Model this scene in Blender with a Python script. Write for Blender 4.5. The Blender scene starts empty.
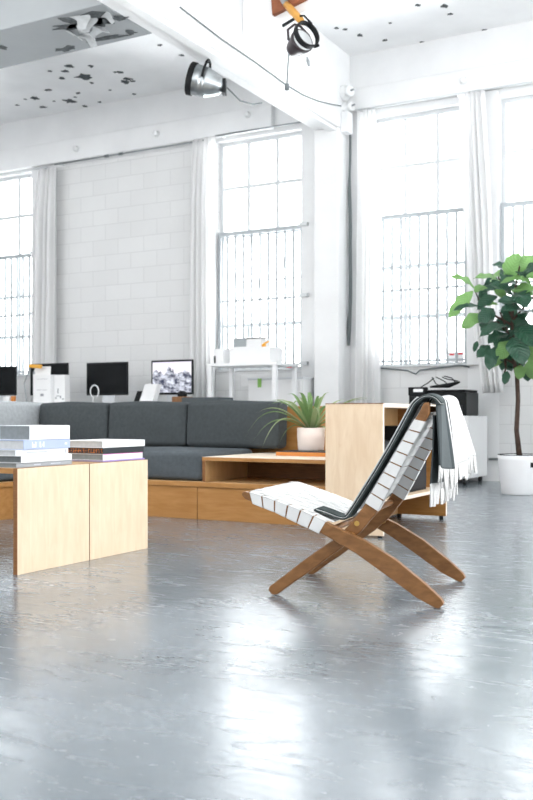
import bpy, bmesh, math, random
from mathutils import Vector, Matrix
random.seed(7)
R = math.radians
PI = math.pi
COL = bpy.context.scene.collection

# ------------------------------------------------------------------ camera
H = 0.7
YAW = R(28.6)
cs, sn = math.cos(YAW), math.sin(YAW)
cam_d = bpy.data.cameras.new('camera')
cam = bpy.data.objects.new('camera', cam_d)
COL.objects.link(cam)
cam.location = (0, 0, H)
cam.rotation_euler = (R(90), 0, YAW)
cam_d.lens = 43.2
cam_d.sensor_width = 36
cam_d.shift_y = 15 / 800
cam_d.clip_end = 200
cam_d.dof.use_dof = True
cam_d.dof.focus_distance = 3.9
cam_d.dof.aperture_fstop = 5.6
bpy.context.scene.camera = cam


def ray(px, py):
    u = (px - 266.5) / 960
    return Vector((u * cs - sn, cs + u * sn, (415 - py) / 960))


def on_y(px, py, Y):
    r = ray(px, py)
    k = Y / r.y
    return Vector((r.x * k, Y, H + r.z * k))


def on_x(px, py, X):
    r = ray(px, py)
    k = X / r.x
    return Vector((X, r.y * k, H + r.z * k))


def on_z(px, py, z=0.0):
    r = ray(px, py)
    k = (z - H) / r.z
    return Vector((r.x * k, r.y * k, z))


# ------------------------------------------------------------------ materials
def new_mat(name):
    m = bpy.data.materials.new(name)
    m.use_nodes = True
    nt = m.node_tree
    return m, nt, nt.nodes['Principled BSDF']


def plain(name, col, rough=0.6, spec=0.3, metal=0.0, var=0.04, scale=8.0, bump=0.0, bscale=60.0):
    m, nt, b = new_mat(name)
    b.inputs['Roughness'].default_value = rough
    b.inputs['Specular IOR Level'].default_value = spec
    b.inputs['Metallic'].default_value = metal
    tc = nt.nodes.new('ShaderNodeTexCoord')
    n = nt.nodes.new('ShaderNodeTexNoise')
    n.inputs['Scale'].default_value = scale
    n.inputs['Detail'].default_value = 4
    nt.links.new(tc.outputs['Object'], n.inputs['Vector'])
    r = nt.nodes.new('ShaderNodeValToRGB')
    lo = [max(0, c * (1 - var)) for c in col]
    hi = [min(1, c * (1 + var)) for c in col]
    r.color_ramp.elements[0].position = 0.3
    r.color_ramp.elements[1].position = 0.7
    r.color_ramp.elements[0].color = (*lo, 1)
    r.color_ramp.elements[1].color = (*hi, 1)
    nt.links.new(n.outputs['Fac'], r.inputs['Fac'])
    nt.links.new(r.outputs['Color'], b.inputs['Base Color'])
    if bump:
        n2 = nt.nodes.new('ShaderNodeTexNoise')
        n2.inputs['Scale'].default_value = bscale
        nt.links.new(tc.outputs['Object'], n2.inputs['Vector'])
        bp = nt.nodes.new('ShaderNodeBump')
        bp.inputs['Strength'].default_value = bump
        bp.inputs['Distance'].default_value = 0.01
        nt.links.new(n2.outputs['Fac'], bp.inputs['Height'])
        nt.links.new(bp.outputs['Normal'], b.inputs['Normal'])
    return m


def wood(name, c0, c1, stretch=(1, 1, 6), rough=0.45, scale=6.0, spec=0.35, knots=True):
    m, nt, b = new_mat(name)
    b.inputs['Roughness'].default_value = rough
    b.inputs['Specular IOR Level'].default_value = spec
    tc = nt.nodes.new('ShaderNodeTexCoord')
    mp = nt.nodes.new('ShaderNodeMapping')
    mp.inputs['Scale'].default_value = stretch
    nt.links.new(tc.outputs['Object'], mp.inputs['Vector'])
    n = nt.nodes.new('ShaderNodeTexNoise')
    n.inputs['Scale'].default_value = scale
    n.inputs['Detail'].default_value = 6
    n.inputs['Distortion'].default_value = 0.6
    nt.links.new(mp.outputs['Vector'], n.inputs['Vector'])
    r = nt.nodes.new('ShaderNodeValToRGB')
    r.color_ramp.elements[0].position = 0.3
    r.color_ramp.elements[1].position = 0.7
    r.color_ramp.elements[0].color = (*c0, 1)
    r.color_ramp.elements[1].color = (*c1, 1)
    nt.links.new(n.outputs['Fac'], r.inputs['Fac'])
    out = r.outputs['Color']
    if knots:
        n2 = nt.nodes.new('ShaderNodeTexNoise')
        n2.inputs['Scale'].default_value = 7
        n2.inputs['Detail'].default_value = 5
        n2.inputs['Roughness'].default_value = 0.7
        nt.links.new(tc.outputs['Object'], n2.inputs['Vector'])
        r2 = nt.nodes.new('ShaderNodeValToRGB')
        r2.color_ramp.elements[0].position = 0.70
        r2.color_ramp.elements[1].position = 0.78
        r2.color_ramp.elements[0].color = (0, 0, 0, 1)
        r2.color_ramp.elements[1].color = (0.35, 0.35, 0.35, 1)
        nt.links.new(n2.outputs['Fac'], r2.inputs['Fac'])
        mx = nt.nodes.new('ShaderNodeMixRGB')
        mx.blend_type = 'MULTIPLY'
        mx.inputs['Color2'].default_value = (0.72, 0.5, 0.3, 1)
        nt.links.new(r2.outputs['Color'], mx.inputs['Fac'])
        nt.links.new(out, mx.inputs['Color1'])
        out = mx.outputs['Color']
    nt.links.new(out, b.inputs['Base Color'])
    return m


def translucent(name, col, t=0.4):
    m, nt, b = new_mat(name)
    b.inputs['Base Color'].default_value = (*col, 1)
    b.inputs['Roughness'].default_value = 0.9
    b.inputs['Specular IOR Level'].default_value = 0.1
    tc = nt.nodes.new('ShaderNodeTexCoord')
    w = nt.nodes.new('ShaderNodeTexNoise')
    w.inputs['Scale'].default_value = 40
    nt.links.new(tc.outputs['Object'], w.inputs['Vector'])
    bp = nt.nodes.new('ShaderNodeBump')
    bp.inputs['Strength'].default_value = 0.1
    bp.inputs['Distance'].default_value = 0.005
    nt.links.new(w.outputs['Fac'], bp.inputs['Height'])
    nt.links.new(bp.outputs['Normal'], b.inputs['Normal'])
    tr = nt.nodes.new('ShaderNodeBsdfTranslucent')
    tr.inputs['Color'].default_value = (*col, 1)
    mx = nt.nodes.new('ShaderNodeMixShader')
    mx.inputs['Fac'].default_value = t
    nt.links.new(b.outputs['BSDF'], mx.inputs[1])
    nt.links.new(tr.outputs['BSDF'], mx.inputs[2])
    nt.links.new(mx.outputs['Shader'], nt.nodes['Material Output'].inputs['Surface'])
    return m


def plaster(name, col, block=False, chips=0.0):
    m, nt, b = new_mat(name)
    b.inputs['Roughness'].default_value = 0.7
    b.inputs['Specular IOR Level'].default_value = 0.25
    tc = nt.nodes.new('ShaderNodeTexCoord')
    n = nt.nodes.new('ShaderNodeTexNoise')
    n.inputs['Scale'].default_value = 2.2
    n.inputs['Detail'].default_value = 7
    nt.links.new(tc.outputs['Object'], n.inputs['Vector'])
    r = nt.nodes.new('ShaderNodeValToRGB')
    r.color_ramp.elements[0].position = 0.3
    r.color_ramp.elements[1].position = 0.65
    r.color_ramp.elements[0].color = (*[c * 0.93 for c in col], 1)
    r.color_ramp.elements[1].color = (*col, 1)
    nt.links.new(n.outputs['Fac'], r.inputs['Fac'])
    out = r.outputs['Color']
    bp = nt.nodes.new('ShaderNodeBump')
    bp.inputs['Strength'].default_value = 0.25
    bp.inputs['Distance'].default_value = 0.01
    n3 = nt.nodes.new('ShaderNodeTexNoise')
    n3.inputs['Scale'].default_value = 25
    n3.inputs['Detail'].default_value = 6
    nt.links.new(tc.outputs['Object'], n3.inputs['Vector'])
    if block:
        mp = nt.nodes.new('ShaderNodeMapping')
        mp.inputs['Rotation'].default_value = (R(90), 0, 0)
        nt.links.new(tc.outputs['Object'], mp.inputs['Vector'])
        br = nt.nodes.new('ShaderNodeTexBrick')
        br.inputs['Scale'].default_value = 1.0
        br.inputs['Brick Width'].default_value = 0.41
        br.inputs['Row Height'].default_value = 0.2
        br.inputs['Mortar Size'].default_value = 0.006
        br.inputs['Mortar Smooth'].default_value = 0.4
        br.inputs['Color1'].default_value = (*col, 1)
        br.inputs['Color2'].default_value = (*[c * 0.965 for c in col], 1)
        br.inputs['Mortar'].default_value = (*[c * 0.86 for c in col], 1)
        nt.links.new(mp.outputs['Vector'], br.inputs['Vector'])
        mx = nt.nodes.new('ShaderNodeMixRGB')
        mx.blend_type = 'MULTIPLY'
        mx.inputs['Fac'].default_value = 0.5
        nt.links.new(br.outputs['Color'], mx.inputs['Color1'])
        nt.links.new(out, mx.inputs['Color2'])
        out = mx.outputs['Color']
        ad = nt.nodes.new('ShaderNodeMath')
        ad.operation = 'MULTIPLY_ADD'
        ad.inputs[1].default_value = -1.2
        nt.links.new(br.outputs['Fac'], ad.inputs[0])
        nt.links.new(n3.outputs['Fac'], ad.inputs[2])
        nt.links.new(ad.outputs[0], bp.inputs['Height'])
    else:
        nt.links.new(n3.outputs['Fac'], bp.inputs['Height'])
    if chips:
        n4 = nt.nodes.new('ShaderNodeTexNoise')
        n4.inputs['Scale'].default_value = 7
        n4.inputs['Detail'].default_value = 8
        n4.inputs['Roughness'].default_value = 0.65
        nt.links.new(tc.outputs['Object'], n4.inputs['Vector'])
        r4 = nt.nodes.new('ShaderNodeValToRGB')
        r4.color_ramp.elements[0].position = chips
        r4.color_ramp.elements[1].position = chips + 0.015
        r4.color_ramp.elements[0].color = (0, 0, 0, 1)
        r4.color_ramp.elements[1].color = (0.7, 0.7, 0.7, 1)
        nt.links.new(n4.outputs['Fac'], r4.inputs['Fac'])
        mx2 = nt.nodes.new('ShaderNodeMixRGB')
        mx2.inputs['Color2'].default_value = (0.33, 0.34, 0.35, 1)
        nt.links.new(r4.outputs['Color'], mx2.inputs['Fac'])
        nt.links.new(out, mx2.inputs['Color1'])
        out = mx2.outputs['Color']
    nt.links.new(bp.outputs['Normal'], b.inputs['Normal'])
    nt.links.new(out, b.inputs['Base Color'])
    return m


def floor_mat():
    m, nt, b = new_mat('polished_concrete')
    tc = nt.nodes.new('ShaderNodeTexCoord')
    n = nt.nodes.new('ShaderNodeTexNoise')
    n.inputs['Scale'].default_value = 1.3
    n.inputs['Detail'].default_value = 8
    n.inputs['Roughness'].default_value = 0.62
    nt.links.new(tc.outputs['Object'], n.inputs['Vector'])
    r = nt.nodes.new('ShaderNodeValToRGB')
    r.color_ramp.elements[0].position = 0.32
    r.color_ramp.elements[1].position = 0.68
    r.color_ramp.elements[0].color = (0.110, 0.132, 0.149, 1)
    r.color_ramp.elements[1].color = (0.195, 0.225, 0.250, 1)
    nt.links.new(n.outputs['Fac'], r.inputs['Fac'])
    nt.links.new(r.outputs['Color'], b.inputs['Base Color'])
    # trowel streaks drive the roughness
    mp = nt.nodes.new('ShaderNodeMapping')
    mp.inputs['Rotation'].default_value = (0, 0, R(35))
    mp.inputs['Scale'].default_value = (1.0, 3.2, 1.0)
    nt.links.new(tc.outputs['Object'], mp.inputs['Vector'])
    n2 = nt.nodes.new('ShaderNodeTexNoise')
    n2.inputs['Scale'].default_value = 5.0
    n2.inputs['Detail'].default_value = 7
    n2.inputs['Roughness'].default_value = 0.65
    n2.inputs['Distortion'].default_value = 1.5
    nt.links.new(mp.outputs['Vector'], n2.inputs['Vector'])
    mr = nt.nodes.new('ShaderNodeMapRange')
    mr.inputs['From Min'].default_value = 0.3
    mr.inputs['From Max'].default_value = 0.7
    mr.inputs['To Min'].default_value = 0.14
    mr.inputs['To Max'].default_value = 0.32
    nt.links.new(n2.outputs['Fac'], mr.inputs['Value'])
    nt.links.new(mr.outputs['Result'], b.inputs['Roughness'])
    n3 = nt.nodes.new('ShaderNodeTexNoise')
    n3.inputs['Scale'].default_value = 5.0
    n3.inputs['Detail'].default_value = 5
    n3.inputs['Distortion'].default_value = 1.0
    nt.links.new(mp.outputs['Vector'], n3.inputs['Vector'])
    bp = nt.nodes.new('ShaderNodeBump')
    bp.inputs['Strength'].default_value = 0.009
    bp.inputs['Distance'].default_value = 0.02
    nt.links.new(n3.outputs['Fac'], bp.inputs['Height'])
    nt.links.new(bp.outputs['Normal'], b.inputs['Normal'])
    b.inputs['IOR'].default_value = 2.1
    b.inputs['Specular IOR Level'].default_value = 0.55
    return m


def glass_mat():
    m, nt, b = new_mat('window_glass')
    tr = nt.nodes.new('ShaderNodeBsdfTransparent')
    tr.inputs['Color'].default_value = (0.97, 0.98, 0.98, 1)
    gl = nt.nodes.new('ShaderNodeBsdfGlossy')
    gl.inputs['Roughness'].default_value = 0.05
    fr = nt.nodes.new('ShaderNodeFresnel')
    fr.inputs['IOR'].default_value = 1.3
    mx = nt.nodes.new('ShaderNodeMixShader')
    nt.links.new(fr.outputs['Fac'], mx.inputs['Fac'])
    nt.links.new(tr.outputs['BSDF'], mx.inputs[1])
    nt.links.new(gl.outputs['BSDF'], mx.inputs[2])
    nt.links.new(mx.outputs['Shader'], nt.nodes['Material Output'].inputs['Surface'])
    return m


def screen_mat():
    # lit desktop picture: pale sky above a jagged blue-grey ridge
    m, nt, b = new_mat('lit_screen')
    tc = nt.nodes.new('ShaderNodeTexCoord')
    sp = nt.nodes.new('ShaderNodeSeparateXYZ')
    nt.links.new(tc.outputs['UV'], sp.inputs[0])
    n = nt.nodes.new('ShaderNodeTexNoise')
    n.inputs['Scale'].default_value = 4.5
    n.inputs['Detail'].default_value = 8
    n.inputs['Roughness'].default_value = 0.7
    nt.links.new(tc.outputs['UV'], n.inputs['Vector'])
    r = nt.nodes.new('ShaderNodeValToRGB')
    r.color_ramp.elements[0].position = 0.42
    r.color_ramp.elements[1].position = 0.58
    r.color_ramp.elements[0].color = (0.02, 0.025, 0.07, 1)
    r.color_ramp.elements[1].color = (0.75, 0.78, 0.88, 1)
    nt.links.new(n.outputs['Fac'], r.inputs['Fac'])
    n1 = nt.nodes.new('ShaderNodeTexNoise')
    n1.noise_dimensions = '1D'
    n1.inputs['Scale'].default_value = 3.6
    n1.inputs['Detail'].default_value = 4
    nt.links.new(sp.outputs['X'], n1.inputs['W'])
    ma = nt.nodes.new('ShaderNodeMath')
    ma.operation = 'MULTIPLY_ADD'
    ma.inputs[1].default_value = 1.5
    ma.inputs[2].default_value = -0.22
    nt.links.new(n1.outputs['Fac'], ma.inputs[0])
    ad = nt.nodes.new('ShaderNodeMath')
    ad.operation = 'MULTIPLY_ADD'
    ad.inputs[1].default_value = 0.25
    nt.links.new(sp.outputs['X'], ad.inputs[0])
    nt.links.new(ma.outputs[0], ad.inputs[2])
    lt = nt.nodes.new('ShaderNodeMath')
    lt.operation = 'LESS_THAN'
    nt.links.new(sp.outputs['Y'], lt.inputs[0])
    nt.links.new(ad.outputs[0], lt.inputs[1])
    sky = nt.nodes.new('ShaderNodeValToRGB')
    sky.color_ramp.elements[0].color = (0.95, 0.78, 0.72, 1)
    sky.color_ramp.elements[1].color = (0.86, 0.80, 0.93, 1)
    sky.color_ramp.elements.new(0.6).color = (0.95, 0.93, 0.95, 1)
    nt.links.new(sp.outputs['Y'], sky.inputs['Fac'])
    mx = nt.nodes.new('ShaderNodeMixRGB')
    nt.links.new(lt.outputs[0], mx.inputs['Fac'])
    nt.links.new(sky.outputs['Color'], mx.inputs['Color1'])
    nt.links.new(r.outputs['Color'], mx.inputs['Color2'])
    b.inputs['Base Color'].default_value = (0.02, 0.02, 0.02, 1)
    nt.links.new(mx.outputs['Color'], b.inputs['Emission Color'])
    b.inputs['Emission Strength'].default_value = 1.15
    b.inputs['Roughness'].default_value = 0.15
    return m


def throw_mat(name, stops):
    """woven throw; stripes run along the length, across U"""
    m, nt, b = new_mat(name)
    tc = nt.nodes.new('ShaderNodeTexCoord')
    sp = nt.nodes.new('ShaderNodeSeparateXYZ')
    nt.links.new(tc.outputs['UV'], sp.inputs[0])
    r = nt.nodes.new('ShaderNodeValToRGB')
    r.color_ramp.interpolation = 'CONSTANT'
    els = r.color_ramp.elements
    els[0].position, els[0].color = stops[0][0], (*stops[0][1], 1)
    els[1].position, els[1].color = stops[1][0], (*stops[1][1], 1)
    for p, c in stops[2:]:
        els.new(p).color = (*c, 1)
    nt.links.new(sp.outputs['X'], r.inputs['Fac'])
    n = nt.nodes.new('ShaderNodeTexNoise')
    n.inputs['Scale'].default_value = 90
    nt.links.new(tc.outputs['Object'], n.inputs['Vector'])
    mx = nt.nodes.new('ShaderNodeMixRGB')
    mx.blend_type = 'OVERLAY'
    mx.inputs['Fac'].default_value = 0.35
    nt.links.new(r.outputs['Color'], mx.inputs['Color1'])
    nt.links.new(n.outputs['Color'], mx.inputs['Color2'])
    nt.links.new(r.outputs['Color'], b.inputs['Base Color'])
    bp = nt.nodes.new('ShaderNodeBump')
    bp.inputs['Strength'].default_value = 0.4
    bp.inputs['Distance'].default_value = 0.004
    nt.links.new(n.outputs['Fac'], bp.inputs['Height'])
    nt.links.new(bp.outputs['Normal'], b.inputs['Normal'])
    b.inputs['Roughness'].default_value = 0.95
    b.inputs['Specular IOR Level'].default_value = 0.1
    return m


def leaf_mat(name, c0, c1, rough=0.35, t=0.3):
    m, nt, b = new_mat(name)
    tc = nt.nodes.new('ShaderNodeTexCoord')
    sp = nt.nodes.new('ShaderNodeSeparateXYZ')
    nt.links.new(tc.outputs['UV'], sp.inputs[0])
    # veins from the UV: u across, v along
    ab = nt.nodes.new('ShaderNodeMath')
    ab.operation = 'SUBTRACT'
    ab.inputs[1].default_value = 0.5
    nt.links.new(sp.outputs['X'], ab.inputs[0])
    ab2 = nt.nodes.new('ShaderNodeMath')
    ab2.operation = 'ABSOLUTE'
    nt.links.new(ab.outputs[0], ab2.inputs[0])
    v = nt.nodes.new('ShaderNodeMath')
    v.operation = 'MULTIPLY_ADD'
    v.inputs[1].default_value = -0.6
    nt.links.new(ab2.outputs[0], v.inputs[0])
    nt.links.new(sp.outputs['Y'], v.inputs[2])
    s = nt.nodes.new('ShaderNodeMath')
    s.operation = 'MULTIPLY'
    s.inputs[1].default_value = 55
    nt.links.new(v.outputs[0], s.inputs[0])
    si = nt.nodes.new('ShaderNodeMath')
    si.operation = 'SINE'
    nt.links.new(s.outputs[0], si.inputs[0])
    r = nt.nodes.new('ShaderNodeValToRGB')
    r.color_ramp.elements[0].position = 0.0
    r.color_ramp.elements[1].position = 1.0
    r.color_ramp.elements[0].color = (*c0, 1)
    r.color_ramp.elements[1].color = (*c1, 1)
    n = nt.nodes.new('ShaderNodeTexNoise')
    n.inputs['Scale'].default_value = 5
    nt.links.new(tc.outputs['Object'], n.inputs['Vector'])
    md = nt.nodes.new('ShaderNodeMath')
    md.operation = 'MULTIPLY_ADD'
    md.inputs[1].default_value = 0.15
    nt.links.new(si.outputs[0], md.inputs[0])
    nt.links.new(n.outputs['Fac'], md.inputs[2])
    nt.links.new(md.outputs[0], r.inputs['Fac'])
    nt.links.new(r.outputs['Color'], b.inputs['Base Color'])
    bp = nt.nodes.new('ShaderNodeBump')
    bp.inputs['Strength'].default_value = 0.4
    bp.inputs['Distance'].default_value = 0.006
    nt.links.new(si.outputs[0], bp.inputs['Height'])
    nt.links.new(bp.outputs['Normal'], b.inputs['Normal'])
    b.inputs['Roughness'].default_value = rough
    tr = nt.nodes.new('ShaderNodeBsdfTranslucent')
    nt.links.new(r.outputs['Color'], tr.inputs['Color'])
    mx = nt.nodes.new('ShaderNodeMixShader')
    mx.inputs['Fac'].default_value = t
    nt.links.new(b.outputs['BSDF'], mx.inputs[1])
    nt.links.new(tr.outputs['BSDF'], mx.inputs[2])
    nt.links.new(mx.outputs['Shader'], nt.nodes['Material Output'].inputs['Surface'])
    return m


M = {}
M['floor'] = floor_mat()
M['plaster'] = plaster('painted_concrete', (0.80, 0.806, 0.81), chips=0.735)
M['ceiling'] = plaster('painted_ceiling', (0.93, 0.937, 0.942), chips=0.77)
M['beam'] = plaster('painted_beam', (0.86, 0.867, 0.872), chips=0.75)
M['block'] = plaster('painted_block', (0.80, 0.803, 0.802), block=True)
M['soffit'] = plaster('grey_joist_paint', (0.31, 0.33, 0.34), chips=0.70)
M['peel'] = plain('peeled_patch', (0.10, 0.11, 0.115), 0.9, 0.1, var=0.3, scale=30)
M['peel_light'] = plain('curled_paint', (0.44, 0.46, 0.47), 0.8, 0.1, var=0.1, scale=20)
M['birch'] = wood('birch_ply', (0.70, 0.53, 0.36), (0.78, 0.625, 0.455), stretch=(5, 5, 0.9), rough=0.42)
M['birch_h'] = wood('birch_ply_horizontal', (0.52, 0.31, 0.14), (0.62, 0.40, 0.20), stretch=(0.8, 5, 6), rough=0.42)
M['ply_base'] = wood('amber_ply', (0.36, 0.165, 0.045), (0.46, 0.235, 0.080), stretch=(0.8, 3, 6), rough=0.4)
M['ply_in'] = wood('amber_ply_inside', (0.56, 0.35, 0.16), (0.66, 0.43, 0.215), stretch=(4, 4, 0.9), rough=0.45)
M['edge'] = wood('ply_edge', (0.17, 0.068, 0.020), (0.28, 0.125, 0.042), stretch=(2, 2, 30), rough=0.5, knots=False)
M['edge_l'] = wood('ply_edge_lit', (0.80, 0.68, 0.55), (0.88, 0.78, 0.66), stretch=(2, 2, 30), rough=0.5, knots=False)  # ply painted whitish where light catches the edges
M['oak'] = wood('oiled_oak', (0.165, 0.070, 0.022), (0.255, 0.120, 0.042), stretch=(2, 8, 5), rough=0.38, scale=10, knots=False)
M['oak_in'] = wood('brown_board', (0.20, 0.055, 0.02), (0.30, 0.10, 0.04), stretch=(2, 8, 2), rough=0.5, knots=False)
M['amber'] = plain('amber_grip', (0.62, 0.30, 0.05), 0.4, 0.4)
M['brass'] = plain('brass', (0.55, 0.35, 0.10), 0.35, 0.5, metal=0.9)
M['strap'] = plain('cotton_webbing', (0.70, 0.70, 0.69), 0.9, 0.1, var=0.03, bump=0.25, bscale=220)
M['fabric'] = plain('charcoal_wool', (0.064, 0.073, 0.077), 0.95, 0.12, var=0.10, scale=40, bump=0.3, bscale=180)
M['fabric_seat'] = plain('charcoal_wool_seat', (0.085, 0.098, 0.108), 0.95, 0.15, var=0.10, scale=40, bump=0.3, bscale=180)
M['fabric_lit'] = plain('charcoal_wool_lit', (0.42, 0.445, 0.46), 0.95, 0.15, var=0.10, scale=40, bump=0.3, bscale=180)  # charcoal wool with the light on the wing painted in as pale grey
M['white'] = plain('white_lacquer', (0.83, 0.84, 0.845), 0.35, 0.4, var=0.01)
M['white_m'] = plain('white_painted_metal', (0.80, 0.81, 0.82), 0.45, 0.4, var=0.02)
M['frame'] = plain('window_paint', (0.62, 0.64, 0.65), 0.5, 0.3, var=0.02)
M['grille'] = plain('grille_paint', (0.43, 0.46, 0.48), 0.5, 0.3, var=0.02)
M['rod'] = plain('curtain_rod_steel', (0.30, 0.32, 0.33), 0.4, 0.5, metal=0.6)
M['curtain'] = translucent('white_curtain_cloth', (0.93, 0.93, 0.93), 0.5)
M['glass'] = glass_mat()
M['black'] = plain('black_plastic', (0.008, 0.010, 0.011), 0.3, 0.15, var=0.2)
M['black_m'] = plain('black_matte', (0.011, 0.012, 0.013), 0.6, 0.15, var=0.2)
M['rubber'] = plain('dark_rubber', (0.03, 0.03, 0.032), 0.7, 0.2)
M['screen_off'] = plain('dark_glass', (0.005, 0.006, 0.007), 0.08, 0.12, var=0.2)
M['screen'] = screen_mat()
M['alu'] = plain('aluminium', (0.62, 0.64, 0.66), 0.32, 0.5, metal=0.85, var=0.05)
M['alu_dull'] = plain('worn_aluminium', (0.42, 0.45, 0.46), 0.3, 0.5, metal=0.9, var=0.25, scale=14)
M['lamp_black'] = plain('plum_black_enamel', (0.030, 0.020, 0.024), 0.35, 0.5, var=0.4, scale=9)
M['lens'] = plain('lamp_lens', (0.72, 0.74, 0.75), 0.1, 0.6)
M['cable'] = plain('grey_cable', (0.14, 0.16, 0.165), 0.6, 0.3)
M['cable_w'] = plain('white_cable', (0.75, 0.76, 0.77), 0.5, 0.3)
M['ceramic'] = plain('white_ceramic', (0.82, 0.83, 0.83), 0.25, 0.5)
M['pot_pink'] = plain('blush_ceramic', (0.80, 0.70, 0.65), 0.45, 0.4, var=0.02)
M['pot_white'] = plain('white_planter', (0.82, 0.83, 0.84), 0.5, 0.35, var=0.015)
M['soil'] = plain('dark_soil', (0.02, 0.018, 0.016), 0.95, 0.1, var=0.5, scale=50, bump=0.8)
M['bark'] = plain('brown_bark', (0.075, 0.050, 0.040), 0.85, 0.15, var=0.3, scale=30, bump=0.6)
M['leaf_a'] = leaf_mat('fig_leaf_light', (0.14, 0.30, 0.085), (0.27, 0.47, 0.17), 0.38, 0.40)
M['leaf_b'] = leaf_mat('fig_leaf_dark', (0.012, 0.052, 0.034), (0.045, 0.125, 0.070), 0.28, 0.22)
M['brom'] = leaf_mat('strap_leaf', (0.075, 0.17, 0.055), (0.30, 0.45, 0.17), 0.4, 0.3)
M['brom_tip'] = leaf_mat('strap_leaf_pale', (0.22, 0.33, 0.13), (0.45, 0.52, 0.30), 0.45, 0.3)
M['page'] = plain('page_block', (0.50, 0.51, 0.515), 0.8, 0.1, var=0.06, scale=60)
M['page_d'] = plain('page_block_grey', (0.23, 0.25, 0.255), 0.8, 0.1, var=0.08, scale=60)
M['page_w'] = plain('page_block_white', (0.72, 0.72, 0.72), 0.8, 0.1, var=0.03, scale=60)
M['book_white'] = plain('white_cover', (0.83, 0.84, 0.85), 0.5, 0.3, var=0.01)
M['book_blue'] = plain('periwinkle_cover', (0.40, 0.47, 0.68), 0.5, 0.3, var=0.03)
M['book_pale'] = plain('pale_grey_cover', (0.66, 0.68, 0.70), 0.5, 0.3, var=0.02)
M['book_grey'] = plain('grey_cover', (0.36, 0.385, 0.41), 0.5, 0.3, var=0.05)
M['book_black'] = plain('black_cover', (0.022, 0.030, 0.036), 0.5, 0.3)
M['book_pink'] = plain('magenta_cover', (0.62, 0.12, 0.42), 0.5, 0.3)
M['book_purple'] = plain('lilac_cover', (0.40, 0.30, 0.60), 0.5, 0.3)
M['book_orange'] = plain('rust_orange_cover', (0.60, 0.22, 0.05), 0.45, 0.35)
M['ink'] = plain('pale_ink', (0.58, 0.62, 0.68), 0.6, 0.2)
M['ink_d'] = plain('grey_ink', (0.30, 0.31, 0.33), 0.6, 0.2)
M['ink_w'] = plain('white_ink', (0.85, 0.86, 0.88), 0.6, 0.2)
M['ink_o'] = plain('orange_ink', (0.62, 0.20, 0.05), 0.6, 0.2, var=0.3, scale=60)
M['orange'] = plain('orange_plastic', (0.85, 0.42, 0.05), 0.4, 0.4)
M['red'] = plain('red_cover', (0.62, 0.06, 0.07), 0.5, 0.3)
M['green'] = plain('green_tag', (0.25, 0.50, 0.12), 0.5, 0.3)
M['grey_box'] = plain('grey_board', (0.34, 0.37, 0.38), 0.7, 0.2)
M['slate'] = plain('slate_box', (0.075, 0.088, 0.095), 0.7, 0.2)
M['card'] = plain('white_card', (0.80, 0.805, 0.81), 0.7, 0.2, var=0.015)
M['fringe'] = plain('cream_fringe', (0.58, 0.575, 0.565), 0.95, 0.1, bump=0.5, bscale=150)
DG, LG, WH, BK = (0.060, 0.070, 0.073), (0.36, 0.37, 0.375), (0.56, 0.56, 0.555), (0.02, 0.026, 0.028)
M['throw_in'] = throw_mat('throw_dark_stripes', [(0, DG), (0.30, (0.105, 0.118, 0.122)), (0.62, (0.075, 0.088, 0.092)), (0.93, WH)])
M['throw_out'] = throw_mat('throw_pale_stripes', [(0, DG), (0.16, (0.11, 0.124, 0.128)), (0.30, DG), (0.36, WH), (0.41, BK), (0.46, WH), (0.70, (0.42, 0.425, 0.43)), (0.88, WH)])
M['throw_edge'] = plain('throw_folded_edge', (0.062, 0.076, 0.074), 0.95, 0.1, var=0.2, scale=60, bump=0.4, bscale=150)
M['throw_pale'] = plain('throw_pale_side', (0.62, 0.63, 0.63), 0.95, 0.1, bump=0.4, bscale=150)


# ------------------------------------------------------------------ mesh builder
ROOTM = {}


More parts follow.
